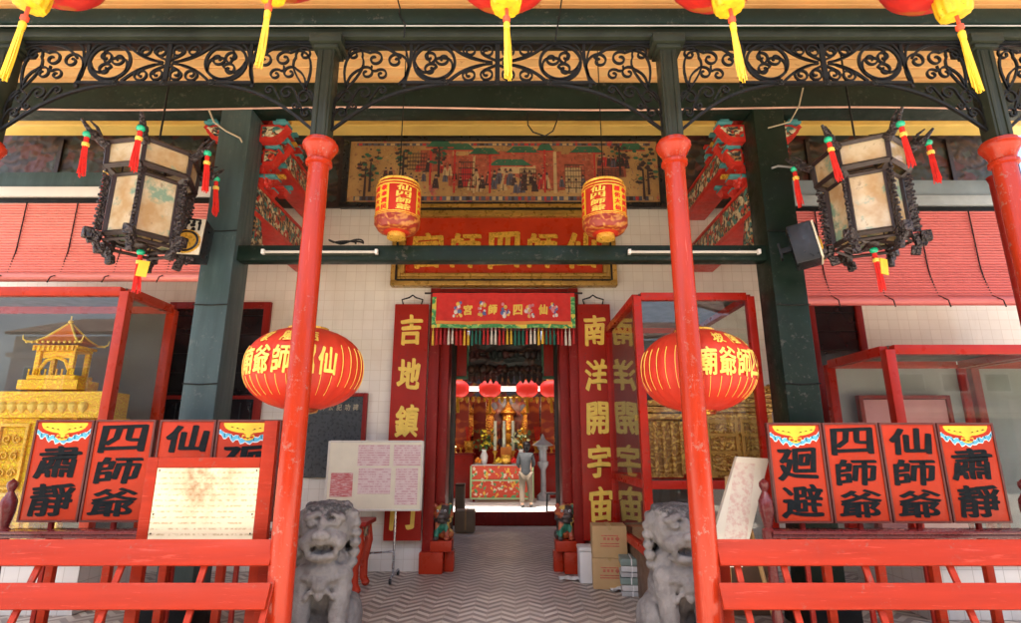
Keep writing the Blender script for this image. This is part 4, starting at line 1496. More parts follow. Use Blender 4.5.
# gilded carvings inside the case beside the door
def carved_door(xa, xb, za, zb, y, lab):
    t = thing('gilded_cabinet', lab, 'cabinet', ((xa + xb) / 2, y, za))
    w = (xb - xa)
    m = MB(); m.bx(xa, xb, y, y + .5, za, zb, .01)
    m.build('carcass', GILTW, t)
    for k in range(2):
        a = xa + w * (.03 + .49 * k); c = a + w * .45
        m = MB()
        m.bx(a, a + .035, y - .03, y - .002, za + .03, zb - .06); m.bx(c - .035, c, y - .03, y - .002, za + .03, zb - .06)
        for f in (.03, .40, .72, .97):
            z = za + .03 + (zb - za - .12) * f
            m.bx(a + .035, c - .035, y - .03, y - .002, z - .015, z + .02)
        d = m.build('door', paint('gold_wood', (.55, .28, .06), .35, .2, 6, .2, metal=.3) if k == 0 else bpy.data.materials['gold_wood'], t)
        m = MB()
        for (f0, f1) in ((.05, .38), (.42, .70), (.74, .95)):
            z0, z1 = za + .03 + (zb - za - .12) * f0, za + .03 + (zb - za - .12) * f1
            m.bx(a + .05, c - .05, y - .014, y - .003, z0 + .02, z1)
            cx_, cz_ = (a + c) / 2, (z0 + z1) / 2
            for q in range(3):
                for sx in (-1, 1):
                    s = spiral(cx_ + sx * .06, cz_ + (q - 1) * (z1 - z0) * .28, .05, 1.2, q + (0 if sx > 0 else PI), sx, .25, 12)
                    m.tube([(u, y - .022, z) for u, z in s], .009, 5)
        m.build('carved_panel', GILTW, d)
    m = MB()
    for k in range(4):
        m.bx(xa - .03 - .035 * k, xb + .03 + .035 * k, y - .06 - .03 * k, y + .5, zb + .05 * k, zb + .045 + .05 * k, .008)
    m.build('cornice', GILTW, t)
    m = MB()
    n = 14
    for k in range(n):
        x = xa - .1 + (w + .2) * k / (n - 1)
        m.lathe([(.05, zb + .20), (.04, zb + .24), (.055, zb + .27), (.001, zb + .31)], (x, y - .1, 0), 8)
    m.build('cresting', GILTW, t)
    return t
a, c = W(704, 440, 6.4), W(775, 440, 6.4)
carved_door(a.x, c.x, 1.26, W(740, 412, 6.4).z, 6.4, 'carved gilded cabinet with two doors inside the case right of the entrance')
t = thing('gilded_shrine', 'upright gilded openwork carving at the left inside the tall glass case', 'shrine', (1.85, 6.5, 1.26))
m = MB(); m.bx(1.63, 2.06, 6.5, 6.75, 1.26, 1.9, .01); m.build('base', GILTW, t)
m = MB()
for k in range(5):
    x = 1.65 + .10 * k
    m.lathe([(.025, 1.30), (.02, 1.5), (.03, 1.55), (.02, 1.75), (.028, 1.88)], (x, 6.46, 0), 10)
m.build('baluster', GILTW, t)
m = MB()
for k in range(3):
    m.bx(1.60 + .05 * k, 2.10 - .05 * k, 6.44 + .03 * k, 6.8, 1.905 + .08 * k, 1.97 + .08 * k, .01)
m.build('roof', GILTW, t)
# golden pagoda in the left case
def pagoda(cx_, y, z0, s, lab):
    t = thing('golden_pagoda', lab, 'pagoda', (cx_, y, z0))
    m = MB(); m.bx(cx_ - .62 * s, cx_ + .62 * s, y - .3 * s, y + .3 * s, z0, z0 + .20 * s, .01)
    m.bx(cx_ - .50 * s, cx_ + .50 * s, y - .25 * s, y + .25 * s, z0 + .203 * s, z0 + .30 * s, .01)
    m.build('base', GILTY, t)
    m = MB()
    for sx in (-1, 1):
        for sy in (-1, 1):
            m.bx(cx_ + sx * .36 * s - .05 * s, cx_ + sx * .36 * s + .05 * s, y + sy * .2 * s - .04 * s, y + sy * .2 * s + .04 * s, z0 + .303 * s, z0 + .80 * s, .008)
    pts = []
    m.bx(cx_ - .30 * s, cx_ + .30 * s, y - .18 * s, y - .15 * s, z0 + .66 * s, z0 + .80 * s)
    m.tube([(cx_ - .30 * s, y - .19 * s, z0 + .42 * s), (cx_ - .2 * s, y - .19 * s, z0 + .60 * s), (cx_, y - .19 * s, z0 + .68 * s), (cx_ + .2 * s, y - .19 * s, z0 + .60 * s), (cx_ + .30 * s, y - .19 * s, z0 + .42 * s)], .035 * s)
    for k in range(9):
        m.lathe([(.02 * s, z0 + .303 * s), (.012 * s, z0 + .36 * s), (.02 * s, z0 + .42 * s)], (cx_ + (-.46 + .115 * k) * s, y - .26 * s, 0), 8)
    m.build('pavilion', GILTY, t)
    m = MB()
    for k in range(2):
        m.bx(cx_ - (.42 + .05 * k) * s, cx_ + (.42 + .05 * k) * s, y - (.24 + .04 * k) * s, y + (.24 + .04 * k) * s, z0 + (.803 + .06 * k) * s, z0 + (.86 + .06 * k) * s, .006)
    for k in range(9):
        m.bx(cx_ + (-.42 + .10 * k) * s, cx_ + (-.38 + .10 * k) * s, y - .33 * s, y - .29 * s, z0 + .80 * s, z0 + .90 * s)
    m.build('eave', GILTY, t)
    m = MB()
    E, zb_, zt_ = .56 * s, z0 + .925 * s, z0 + 1.42 * s
    ring = []
    for (f, e) in ((0, 1), (.12, .82), (.35, .55), (.7, .28), (1, .06)):
        r = [Vector((cx_ + sx * E * e, y + sy * E * .6 * e, zb_ + (zt_ - zb_) * f + (.06 * s if f == 0 else 0))) for sx, sy in ((-1, -1), (1, -1), (1, 1), (-1, 1))]
        ring.append([m.bm.verts.new(q) for q in r])
    for a_, b_ in zip(ring, ring[1:]):
        for k in range(4):
            m.bm.faces.new((a_[k], a_[(k + 1) % 4], b_[(k + 1) % 4], b_[k]))
    m.bm.faces.new(ring[0][::-1]); m.bm.faces.new(ring[-1])
    rf = m.build('roof', paint('roof_orange', (.62, .16, .03), .4), t, smooth=0)
    m = MB()
    for k in range(4):
        m.tube([r_[k].co.copy() if False else v_ for r_, v_ in []] or [Vector((cx_ + sx_ * E * e_, y + sy_ * E * .6 * e_, zb_ + (zt_ - zb_) * f_ + (.06 * s if f_ == 0 else 0))) for (sx_, sy_) in [((-1, -1), (1, -1), (1, 1), (-1, 1))[k]] for (f_, e_) in ((0, 1.04), (.12, .83), (.35, .56), (.7, .29), (1, .06))], .025 * s)
    for k in range(4):
        sx_, sy_ = ((-1, -1), (1, -1), (1, 1), (-1, 1))[k]
        m.tube([(cx_ + sx_ * E * 1.0, y + sy_ * E * .6, zb_ + .06 * s), (cx_ + sx_ * E * 1.10, y + sy_ * E * .66, zb_ + .10 * s), (cx_ + sx_ * E * 1.12, y + sy_ * E * .67, zb_ + .19 * s)], .022 * s, 6, r1=.008 * s)
    for k in range(11):
        m.sph((cx_ + E * (-1 + .2 * k), y - E * .6, zb_ + .05 * s), .030 * s, n=7)
    m.sph((cx_, y, zt_ + .05 * s), .05 * s); m.cyl((cx_, y, zt_), (cx_, y, zt_ + .18 * s), .015 * s)
    m.build('ridge', YELL, rf)
p = W(58, 388, 6.25)
pagoda(p.x, 6.25, p.z - .03, .54, 'golden model pagoda with an orange roof inside the left glass case')
t = thing('golden_altar', 'bright yellow carved altar under the golden pagoda', 'altar', (p.x, 6.3, .59))
m = MB(); m.bx(-7.2, W(104, 420, 6.1).x, 6.08, 6.45, W(30, 418, 6.1).z, p.z - .053, .01); m.build('top_band', GILTY, t)
m = MB()
zt_ = W(30, 418, 6.1).z
m.bx(-7.2, W(32, 450, 6.1).x, 6.12, 6.6, .6, zt_ - .003, .01); m.build('carved_front', GILTY, t)
m = MB()
for k in range(24):
    x = -7.1 + .11 * k
    m.lathe([(.001, zt_ + .05), (.045, zt_ + .10), (.05, zt_ + .14), (.02, zt_ + .17)], (x, 6.07, 0), 8)
m.build('pendant', YELL, t)
for k in range(7):
    xa_, xb2 = W(30, 450, 6.1).x - .02 - .36 * (k + 1), W(30, 450, 6.1).x - .05 - .36 * k
    m = MB()
    for (z0_, z1_) in ((.70, 1.12), (1.16, zt_ - .06)):
        m.bx(xa_, xb2, 6.085, 6.117, z0_, z0_ + .03, .004); m.bx(xa_, xb2, 6.085, 6.117, z1_ - .03, z1_, .004)
        m.bx(xa_, xa_ + .03, 6.085, 6.117, z0_ + .03, z1_ - .03, .004); m.bx(xb2 - .03, xb2, 6.085, 6.117, z0_ + .03, z1_ - .03, .004)
        cx_, cz_2 = (xa_ + xb2) / 2, (z0_ + z1_) / 2
        for q in range(3):
            for sx in (-1, 1):
                m.tube([(u, 6.10, z) for u, z in spiral(cx_ + sx * .055, cz_2 + (q - 1) * (z1_ - z0_) * .26, .05, 1.2, q + (0 if sx > 0 else PI), sx, .25, 12)], .010, 5)
    m.build('relief_panel', GOLD, t)
m = MB()
xx = W(36, 450, 6.1).x
for k in range(3):
    m.bx(xx + .30 * k, xx + .06 + .30 * k, 6.12, 6.2, .6, zt_ - .004, .01)
    m.bx(xx + .06 + .30 * k, xx + .30 + .30 * k, 6.14, 6.2, zt_ - .2, zt_ - .01, .01)
m.build('post', GILTY, t)

# pink inner panel of the far right case
p = W(887, 350, 5.75)
t = thing('display_panel', 'pale pink panel standing inside the far right glass case', 'panel', (p.x + .85, 6.7, .6))
m = MB(); m.bx(p.x + .25, p.x + 1.25, 6.68, 6.72, .6, 2.15, .01); m.build('board', paint('pale_pink', (.62, .26, .24), .5, .1), t)
m = MB(); m.bx(p.x + .20, p.x + .25, 6.66, 6.74, .6, 2.2, .006); m.bx(p.x + 1.25, p.x + 1.30, 6.66, 6.74, .6, 2.2, .006); m.bx(p.x + .25, p.x + 1.25, 6.66, 6.74, 2.153, 2.2, .006); m.build('frame', REDD, t)

# ------------------------------------------------------------------ procession placards on their racks
BLUE = paint('ribbon_blue', (.10, .42, .62), .4, .2, 12, .05)
TIGER = paint('tiger_yellow', (.82, .52, .03), .4, .15, 10, .05)
PRIM = paint('placard_rim', (.10, .02, .015), .4, .2, 8, .1)
PLY = 4.62
def placard(xa, xb, ya, yb, text, head, lab, shift=0.0):
    y = PLY
    p0, p1 = W(xa, yb, y), W(xb, yb, y)
    z0, z1 = p0.z, W(xa, ya, y).z
    x0, x1 = p0.x, p1.x
    w, h = x1 - x0, z1 - z0
    t = thing('placard', lab, 'placard', ((x0 + x1) / 2, y, z0), 'red procession placards in the racks')
    m = MB(); m.bx(x0, x1, y, y + .03, z0, z1, .006)
    m.build('board', PLRED, t)
    m = MB()
    e = .014
    m.bx(x0 - .002, x0 + e, y - .008, y + .034, z0, z1); m.bx(x1 - e, x1 + .002, y - .008, y + .034, z0, z1)
    m.bx(x0 + e, x1 - e, y - .008, y + .034, z1 - e, z1 + .002); m.bx(x0 + e, x1 - e, y - .008, y + .034, z0 - .002, z0 + e)
    m.build('rim', PRIM, t)
    xc = (x0 + x1) / 2
    top = z1 - e - .01
    if head:
        m = MB()
        q = [0]
        def fl(mi, pts):
            q[0] += 1
            m.mat(mi).poly([(xx, y - .0008 - .0004 * q[0], zz) for xx, zz in pts])
        W2 = w * .5 - e - .004
        # blue ribbon hanging in two swags from the corners, under a yellow dome
        n = 24
        def dome(f):
            return top - .025 * h - .085 * h * max(0, 1 - f * f) ** .5
        up, lo = [], []
        for k in range(n + 1):
            f = -1 + 2 * k / n
            zc = top - .075 * h - .085 * h * (1 - abs(f) ** 1.3) + .012 * math.sin(k * 1.9)
            th_ = (.030 + .022 * abs(math.sin(k * .8))) * h
            up.append((xc + f * W2, zc)); lo.append((xc + f * W2, zc - th_))
        fl(4, [(a_, z + .006) for a_, z in up] + [(a_, z - .007) for a_, z in lo[::-1]])
        fl(0, up + lo[::-1])
        for k in range(2, n, 3):
            fl(3, [up[k], (up[k][0] + .006, up[k][1]), (lo[k][0] + .012, lo[k][1] + .01), (lo[k][0] + .006, lo[k][1] + .008)])
        fl(2, [(xc - W2, top)] + [(xc + W2 * (-1 + 2 * k / n), dome(-1 + 2 * k / n) - .018 * h) for k in range(n + 1)] + [(xc + W2, top)])
        fl(1, [(xc - W2 * .86, top)] + [(xc + W2 * .86 * (-1 + 2 * k / n), dome(-1 + 2 * k / n) + .006 * h) for k in range(n + 1)] + [(xc + W2 * .86, top)])
        fl(1, [(xc + .052 * math.cos(2 * PI * k / 14), top - .135 * h + .034 * h / .77 * math.sin(2 * PI * k / 14)) for k in range(14)])
        for s_ in (-1, 1):
            fl(2, [(xc + s_ * .02, top - .118 * h), (xc + s_ * .06, top - .10 * h), (xc + s_ * .062, top - .112 * h), (xc + s_ * .02, top - .128 * h)])
            fl(2, [(xc + s_ * .03 + .016 * math.cos(2 * PI * k / 8), top - .145 * h + .010 * math.sin(2 * PI * k / 8)) for k in range(8)])
            for q_ in range(3):
                fl(3, [(xc + s_ * (.03 + .045 * q_), top - (.075 - .012 * q_) * h), (xc + s_ * (.06 + .045 * q_), top - (.066 - .012 * q_) * h), (xc + s_ * (.05 + .045 * q_), top - (.058 - .012 * q_) * h)])
        fl(3, [(xc - .018, top - .152 * h), (xc + .018, top - .152 * h), (xc, top - .163 * h)])
        m.build('tiger_head', [BLUE, TIGER, PLRED, INK, WHITE], t, smooth=0, recalc=False)
    n = len(text)
    za = z1 - (.235 * h if head else .03 * h)
    zb_ = z0 + .03 * h
    its = []
    for k, ch in enumerate(text):
        hh = (za - zb_) / n
        its.append((ch, xc, za - hh * (k + .5), w * .76, hh * .86))
    letters('lettering', its, INK, t, .034, lambda x, z, l: Vector((x, y - .002 - l, z)), .06)
    m = MB(); m.bx(xc - .018, xc + .018, y + .032, y + .062, .12, z0 + .5, .006)
    m.build('pole', REDD, t)
placard(17, 77, 420, 522, '肅靜', True, 'red tiger-headed placard at the outer left end of the left rack')
placard(79, 141, 420, 522, '四師爺', False, 'red placard with three black characters between the tiger placard and the cream notice board')
placard(146, 204, 420, 522, '仙師爺', False, 'red placard with black characters, half hidden behind the cream notice board')
placard(206, 272, 420, 522, '廻避', True, 'red tiger-headed placard mostly hidden behind the cream notice board')
placard(777, 833, 423, 523, '廻避', True, 'red tiger-headed placard standing nearest the leaning cream board')
placard(835, 892, 423, 523, '四師爺', False, 'red placard without tiger head, second from left on the right rack')
placard(894, 952, 423, 523, '仙師爺', False, 'red placard without tiger head, third from left on the right rack')
placard(954, 1012, 423, 523, '肅靜', True, 'red tiger-headed placard at the outer right end of the right rack')

RACKM = paint('rack_lacquer', (.14, .02, .02), .25, .2, 5, .1)
def rack(xa, xb, lab, s):
    y = PLY + .02
    z = W(500, 527, y).z
    x0, x1 = W(xa, 527, y).x, W(xb, 527, y).x
    t = thing('placard_rack', lab, 'rack', ((x0 + x1) / 2, y, 0), 'dark red placard racks')
    m = MB()
    m.bx(x0, x1, y - .10, y + .10, z - .045, z - .02, .008); m.bx(x0, x1, y - .085, y + .085, z - .075, z - .048, .008)
    m.build('rail', RACKM, t)
    m = MB(); m.bx(x0, x1, y - .06, y + .06, .10, .17, .01); m.build('foot_rail', RACKM, t)
    for x in ((x0, x1)):
        m = MB()
        m.lathe([(.05, .0), (.05, .2), (.035, .26), (.045, .34), (.03, .40), (.04, .60), (.032, z - .25), (.05, z - .2), (.05, z - .02), (.03, z), (.042, z + .05), (.055, z + .12), (.055, z + .20), (.03, z + .25), (.02, z + .27), (.038, z + .31), (.036, z + .34), (.001, z + .37)], (x, y - .02, 0), 16)
        m.build('turned_post', RACKM, t)
        m = MB(); m.bx(x - .04, x + .04, y - .35, y + .35, 0, .09, .012); m.build('foot', RACKM, t)
    n = 5
    for k in range(1, n):
        x = x0 + (x1 - x0) * k / n
        m = MB(); m.bx(x - .03, x + .03, y - .05, y + .0, .17, z - .078, .006); m.build('upright', REDF, t)
rack(6, 283, 'dark red turned rack holding the left row of placards', -1)
rack(767, 1030, 'dark red turned rack holding the right row of placards', 1)

# ------------------------------------------------------------------ red fences between the columns
def fence(x0, x1, xs, lab):
    t = thing('red_fence', lab, 'fence', ((x0 + x1) / 2, 3.9, 0), 'red rail fences between the columns')
    a = R(24)
    def P(x, s, off=0.0):
        """point s metres down the leaning fence"""
        return Vector((x, 4.0 - s * math.sin(a) + off * math.cos(a), .985 - s * math.cos(a) + off * math.sin(a) * -1))
    L = .985 / math.cos(a)
    for (s0, s1) in ((0.0, .165), (.27, .425), (.53, .685)):
        k = P(0, (s0 + s1) / 2).y / 4.0
        e0, e1 = (x0, x1 * k + .015) if x1 < 0 else (x0 * k + .0, x1)
        c = (P(e0, (s0 + s1) / 2) + P(e1, (s0 + s1) / 2)) / 2
        m = MB(); m.box(c, (e1 - e0, .035, s1 - s0), (-a, 0, 0), .007)
        m.build('rail', REDF, t)
    for x in xs:
        m = MB()
        c = P(x, L / 2, .028)
        m.box(c, (.042, .022, L), (-a, 0, 0), .004)
        m.build('baluster', REDF, t)
    for x in (x0 + .06, x1 - .06):
        m = MB(); m.bx(x - .04, x + .04, 4.06, 4.13, 0, .93, .008)
        m.build('post', REDF, t)
xs = [W(px, 577, 3.88).x for px in (27, 112, 197, 270)] + [-3.9]
fence(-4.05, -1.53, xs, 'red wooden rail fence on the left below the cream notice board')
xs = [W(px, 573, 3.88).x for px in (790, 873, 960)] + [1.6, 3.85]
fence(1.49, cr - .1, xs, 'red wooden rail fence on the right below the right row of placards')

# notice board on the left fence
NBY = 4.16
a0, a1 = W(138, 540, NBY), W(262, 540, NBY)
zt = W(200, 457, NBY).z
nb = thing('notice_board', 'cream stained notice plate in a bright red frame standing behind the left fence', 'notice board', ((a0.x + a1.x) / 2, NBY, 0))
m = MB()
m.bx(a0.x - .02, a0.x + .06, NBY, NBY + .05, 0, zt - .002, .006); m.bx(a1.x - .07, a1.x + .03, NBY, NBY + .05, 0, zt + .26, .006)
m.bx(a0.x + .06, a1.x - .07, NBY, NBY + .048, zt - .075, zt - .003, .006)
m.build('frame', REDF, nb)
pm, nt, bb = base_mat('stained_plate')
v = objc(nt)
sep = nt.nodes.new('ShaderNodeSeparateXYZ'); nt.links.new(v, sep.inputs[0])
st = ramp(nt, noise_f(nt, v, 4.5, 7, .68), .36, .62)
# scuffed patch in the upper middle of the plate
d = nt.nodes.new('ShaderNodeVectorMath'); d.operation = 'DISTANCE'
pmx = W(200, 480, NBY)
nbc = Vector(((a0.x + a1.x) / 2, NBY, 0))
d.inputs[1].default_value = (pmx.x - nbc.x + .03, 0, pmx.z)
nt.links.new(v, d.inputs[0])
patch = mth(nt, 'SUBTRACT', 1.0, ramp(nt, d.outputs['Value'], .05, .34))
rows = mth(nt, 'GREATER_THAN', mth(nt, 'FRACT', mth(nt, 'MULTIPLY', sep.outputs[2], 26)), .66)
ink = mth(nt, 'MULTIPLY', rows, ramp(nt, noise_f(nt, v, 38, 2), .42, .6))
c0 = mixc(nt, mth(nt, 'MULTIPLY', mth(nt, 'MULTIPLY', ink, .75), 1), (.72, .63, .42), (.40, .28, .14))
c1 = mixc(nt, mth(nt, 'MULTIPLY', st, mth(nt, 'ADD', mth(nt, 'MULTIPLY', patch, 1.0), .10)), c0, (.24, .12, .045))
nt.links.new(c1, bb.inputs['Base Color']); bb.inputs['Roughness'].default_value = .35
m = MB(); m.bx(a0.x + .062, a1.x - .072, NBY + .004, NBY + .02, .90, zt - .078)
m.build('plate', pm, nb)
for x in (a0.x + .08, a1.x - .09):
    for z in (1.0, 1.13, zt - .095):
        MB().sph((x, NBY + .002, z), .006, n=8).build('screw', IRON, nb)

# leaning cream board and its easel on the right
LY = 4.75
q = [W(713, 537, LY), W(751, 537, LY), W(769, 459, LY + .12), W(737, 457, LY + .12)]
t = thing('leaning_board', 'tilted cream board with faded pink writing leaning beside the right red column', 'sign board', (q[0] + q[1]) / 2)
m = MB()
dn = (q[0] - q[3]) * .35
m.poly([q[0] + dn, q[1] + dn, q[2], q[3]], .045, (0, 1, .1))
m.build('board', CREAM, t)
lm, nt, bb = base_mat('faded_print')
v = objc(nt)
f = mth(nt, 'MULTIPLY', ramp(nt, noise_f(nt, v, 26, 5, .7), .46, .58), .75)
nt.links.new(mixc(nt, f, (.68, .60, .46), (.60, .36, .28)), bb.inputs['Base Color']); bb.inputs['Roughness'].default_value = .5
m = MB()
cc = (q[0] + dn + q[1] + dn + q[2] + q[3]) / 4
m.poly([cc + (p_ - cc) * Vector((.0, 0, 0)).length if False else cc + Vector(((p_ - cc).x * .62, (p_ - cc).y * .92, (p_ - cc).z * .90)) + Vector((0, -.004, 0)) for p_ in (q[0] + dn, q[1] + dn, q[2], q[3])])
m.build('print', lm, t)
t = thing('easel', 'bare wooden easel legs behind the right fence under the cream board', 'easel', (W(740, 540, LY).x, LY + .1, 0))
x = W(735, 540, LY).x
for (xa, ya, xb, yb_) in ((x - .16, LY - .12, x + .04, LY + .16), (x + .26, LY - .12, x + .12, LY + .16), (x + .05, LY + .55, x + .08, LY + .2)):
    m = MB(); m.cyl((xa, ya, 0), (xb, yb_, 1.35), .018, n=8); m.build('leg', paint('easel_wood', (.42, .24, .08), .5) if 'easel_wood' not in bpy.data.materials else bpy.data.materials['easel_wood'], t)
m = MB(); m.box((x + .06, LY - .0, .72), (.42, .05, .03)); m.build('ledge', bpy.data.materials['easel_wood'], t)

# ------------------------------------------------------------------ guardian lions of grey stone
sm, nt, bb = base_mat('lion_stone')
v = objc(nt)
n1 = ramp(nt, noise_f(nt, v, 5, 6, .62), .35, .65)
c1 = mixc(nt, n1, (.125, .115, .11), (.21, .195, .185))
sepz = nt.nodes.new('ShaderNodeSeparateXYZ'); nt.links.new(v, sepz.inputs[0])
n2 = ramp(nt, mth(nt, 'ADD', noise_f(nt, v, 7, 7, .7), mth(nt, 'MULTIPLY', ramp(nt, sepz.outputs[2], .92, 1.06), .26)), .66, .76)
c2 = mixc(nt, n2, c1, (.040, .038, .038))
n3 = ramp(nt, noise_f(nt, v, 60, 3), .52, .62)
c3 = mixc(nt, mth(nt, 'MULTIPLY', n3, .35), c2, (.16, .15, .15))
nt.links.new(c3, bb.inputs['Base Color']); bb.inputs['Roughness'].default_value = .8
add_bump(nt, bb, noise_f(nt, v, 55, 6), .7, .01)
def lion(x, y, zt, turn, lab, flip):
    """seated guardian lion facing the street; zt = top of the head"""
    t = thing('stone_lion', lab, 'statue', (0, 0, 0), 'grey stone guardian lions')
    P = []
    # trunk and haunches
    P += [('s', (0, .08, .42), (.20, .22, .26)), ('s', (0, .0, .56), (.20, .19, .25)), ('s', (0, .16, .22), (.25, .24, .22))]
    for s in (-1, 1):
        P += [('s', (s * .20, .10, .18), (.10, .20, .18)), ('s', (s * .20, -.10, .06), (.075, .15, .06))]
        P += [('c', (s * .14, -.10, .54), (s * .145, -.20, .12), .09, .068), ('s', (s * .145, -.25, .06), (.09, .12, .065))]
        P += [('s', (s * .15, -.12, .44), (.085, .075, .10))]
        for k in range(4):
            P += [('s', (s * .145 - .060 + .040 * k, -.34, .05), (.021, .036, .034))]
            P += [('s', (s * .20 - .05 + .034 * k, -.24, .035), (.02, .03, .028))]
    P += [('s', (0, -.15, .55), (.15, .10, .14))]
    # broad head with heavy brow, open muzzle and bulging eyes
    P += [('s', (0, -.07, .90), (.215, .20, .205)), ('s', (0, -.235, .83), (.150, .115, .070)), ('s', (0, -.205, .700), (.140, .115, .045)),
          ('s', (0, -.335, .865), (.060, .045, .040)), ('s', (0, -.255, .93), (.045, .06, .07))]
    for s in (-1, 1):
        P += [('s', (s * .088, -.240, .945), (.050, .042, .044)), ('s', (s * .095, -.225, .995), (.085, .06, .028), (0, s * .35, 0)),
              ('s', (s * .125, -.23, .80), (.055, .085, .06)), ('s', (s * .205, -.04, .95), (.045, .05, .075)), ('s', (s * .045, -.345, .855), (.028, .022, .022)),
              ('s', (s * .11, -.27, .745), (.022, .03, .045))]
    # mane: rows of flat curls pressed close to the head
    for (rr, zz, nn, q) in ((.150, 1.045, 9, .046), (.200, .985, 12, .046), (.222, .915, 14, .044), (.228, .84, 14, .044), (.228, .765, 14, .044), (.222, .69, 13, .046), (.210, .615, 12, .046)):
        for k in range(nn):
            a = PI * (-.02 + 1.04 * (k + .5 * (nn % 2)) / nn)
            P += [('s', (rr * math.cos(a), -.05 + rr * math.sin(a) * .95, zz), (q, q, q * .82))]
    for k in range(9):
        a = PI * (1.12 + .76 * k / 8)
        P += [('s', (.175 * math.cos(a), -.06 + .13 * math.sin(a), 1.05 - .02 * abs(k - 4) / 4), (.030, .030, .024))]
    # chest ribbon with bell and knots, ball beneath one paw
    P += [('s', (0, -.245, .49), (.055, .048, .06)), ('s', (0, -.25, .42), (.03, .03, .05))]
    for k in range(11):
        a = -1.35 + 2.7 * k / 10
        P += [('s', (.175 * math.sin(a), -.11 - .13 * math.cos(a), .56 - .035 * math.cos(a)), (.026, .026, .026))]
    for s in (-1, 1):
        P += [('s', (s * .06, -.235, .44), (.035, .025, .022), (0, s * .5, 0)), ('s', (s * .10, -.22, .40), (.03, .025, .022), (0, s * .9, 0))]
    P += [('s', (flip * .15, -.27, .11), (.095, .095, .095))]
    P += [('c', (0, .36, .25), (0, .36, .62), .06, .07), ('s', (0, .34, .68), (.08, .07, .1))]
    carve = [((0, -.325, .755), (.105, .12, .034), .085)]
    for s in (-1, 1):
        carve += [((s * .088, -.29, .945), (.022, .03, .020), .014), ((s * .03, -.39, .858), (.013, .03, .012), .012), ((s * .045, -.26, .975), (.035, .05, .012), .014)]
    blob('body', P, sm, t, .0115, 1, carve, .008, 26)
    m = MB()
    m.bx(-.33, .33, -.42, .46, -.09, .0, .02); m.bx(-.29, .29, -.38, .42, -.30, -.093, .02); m.bx(-.35, .35, -.44, .48, -.42, -.303, .02)
    m.build('pedestal', sm, t)
    sc_ = 1.0
    t.scale = (sc_ * .98,) * 3
    t.location = (x, y, zt - 1.10 * .98)
    t.rotation_euler = (0, 0, turn)
p = W(331, 499, 4.75)
lion(p.x, 4.75, p.z, R(8), 'grey stone guardian lion beside the left red column, below the whiteboard', 1)
p = W(671, 501, 4.75)
lion(p.x, 4.75, p.z, R(8), 'grey stone guardian lion half behind the right red column, near the cartons', -1)

# ------------------------------------------------------------------ whiteboard on a stand
WY = 7.28
wb = thing('whiteboard', 'cream whiteboard on a wheeled steel stand with faded pink sheets', 'whiteboard', (W(375, 580, WY).x, WY, 0))
c00, c10, c11, c01 = W(325, 508, WY), W(421, 513, WY), W(424, 441, WY), W(329, 441, WY)
z0, z1 = (c00.z + c10.z) / 2, (c11.z + c01.z) / 2
x0, x1 = (c00.x + c01.x) / 2, (c10.x + c11.x) / 2
m = MB(); m.box(((x0 + x1) / 2, WY, (z0 + z1) / 2), (x1 - x0, .03, z1 - z0), None, .012)
m.build('panel', CREAM, wb)
m = MB()
for (xa, xb, za, zb_) in ((x0 - .006, x0 + .02, z0, z1), (x1 - .02, x1 + .006, z0, z1)):
    m.bx(xa, xb, WY - .022, WY + .022, za, zb_, .006)
m.bx(x0 + .02, x1 - .02, WY - .022, WY + .022, z1 - .018, z1 + .006, .006); m.bx(x0 + .02, x1 - .02, WY - .022, WY + .022, z0 - .006, z0 + .018, .006)
m.build('frame', paint('alu', (.62, .58, .50), .35, .1, 5, 0), wb)
ppm, nt, bb = base_mat('printed_sheet')
v = objc(nt)
sep = nt.nodes.new('ShaderNodeSeparateXYZ'); nt.links.new(v, sep.inputs[0])
ln = mth(nt, 'GREATER_THAN', mth(nt, 'FRACT', mth(nt, 'MULTIPLY', sep.outputs[2], 34)), .5)
bk = ramp(nt, noise_f(nt, v, 24, 3, .6), .42, .55)
nt.links.new(mixc(nt, mth(nt, 'MULTIPLY', mth(nt, 'MULTIPLY', ln, bk), .75), (.70, .55, .52), (.50, .20, .22)), bb.inputs['Base Color'])
redsh = paint('red_sheet', (.52, .10, .10), .5, .12, 3, 0, streak=(1, 1, 14), wear=(.70, .52, .48), wamt=.50)
for (xa, xb, ya, yb_, mt) in ((357, 390, 445, 466, ppm), (393, 421, 445, 466, ppm), (357, 391, 468, 494, ppm), (394, 418, 468, 505, ppm), (329, 353, 473, 497, redsh)):
    a, c = W(xa, yb_, WY - .03), W(xb, ya, WY - .03)
    m = MB()
    n = 6
    g = [[m.bm.verts.new((a.x + (c.x - a.x) * i / n, WY - .0175 - .006 * rnd.random() * (j == 0), a.z + (c.z - a.z) * j / 3)) for i in range(n + 1)] for j in range(4)]
    for j in range(3):
        for i in range(n):
            m.bm.faces.new((g[j][i], g[j][i + 1], g[j + 1][i + 1], g[j + 1][i]))
    m.build('paper_sheet', mt, wb)
STL = paint('steel', (.42, .42, .42), .25, .1, 6, 0, metal=.8)
xl = W(394, 540, WY).x
for x in (xl, x0 + .25):
    m = MB(); m.cyl((x, WY + .03, .06), (x, WY + .03, z0 + .02), .014, n=10); m.cyl((x, WY + .03, z0), (x, WY + .03, z1), .014, n=10)
    m.cyl((x, WY - .12, .07), (x, WY + .36, .07), .014, n=10)
    lg = m.build('leg', STL, wb)
    for y in (WY - .12, WY + .36):
        MB().cyl((x - .014, y, .032), (x + .014, y, .032), .032, n=14).build('caster', BLACK, lg)
m = MB(); m.cyl((xl, WY + .03, .34), (x0 + .25, WY + .03, .30), .012, n=8); m.build('crossbar', STL, wb)

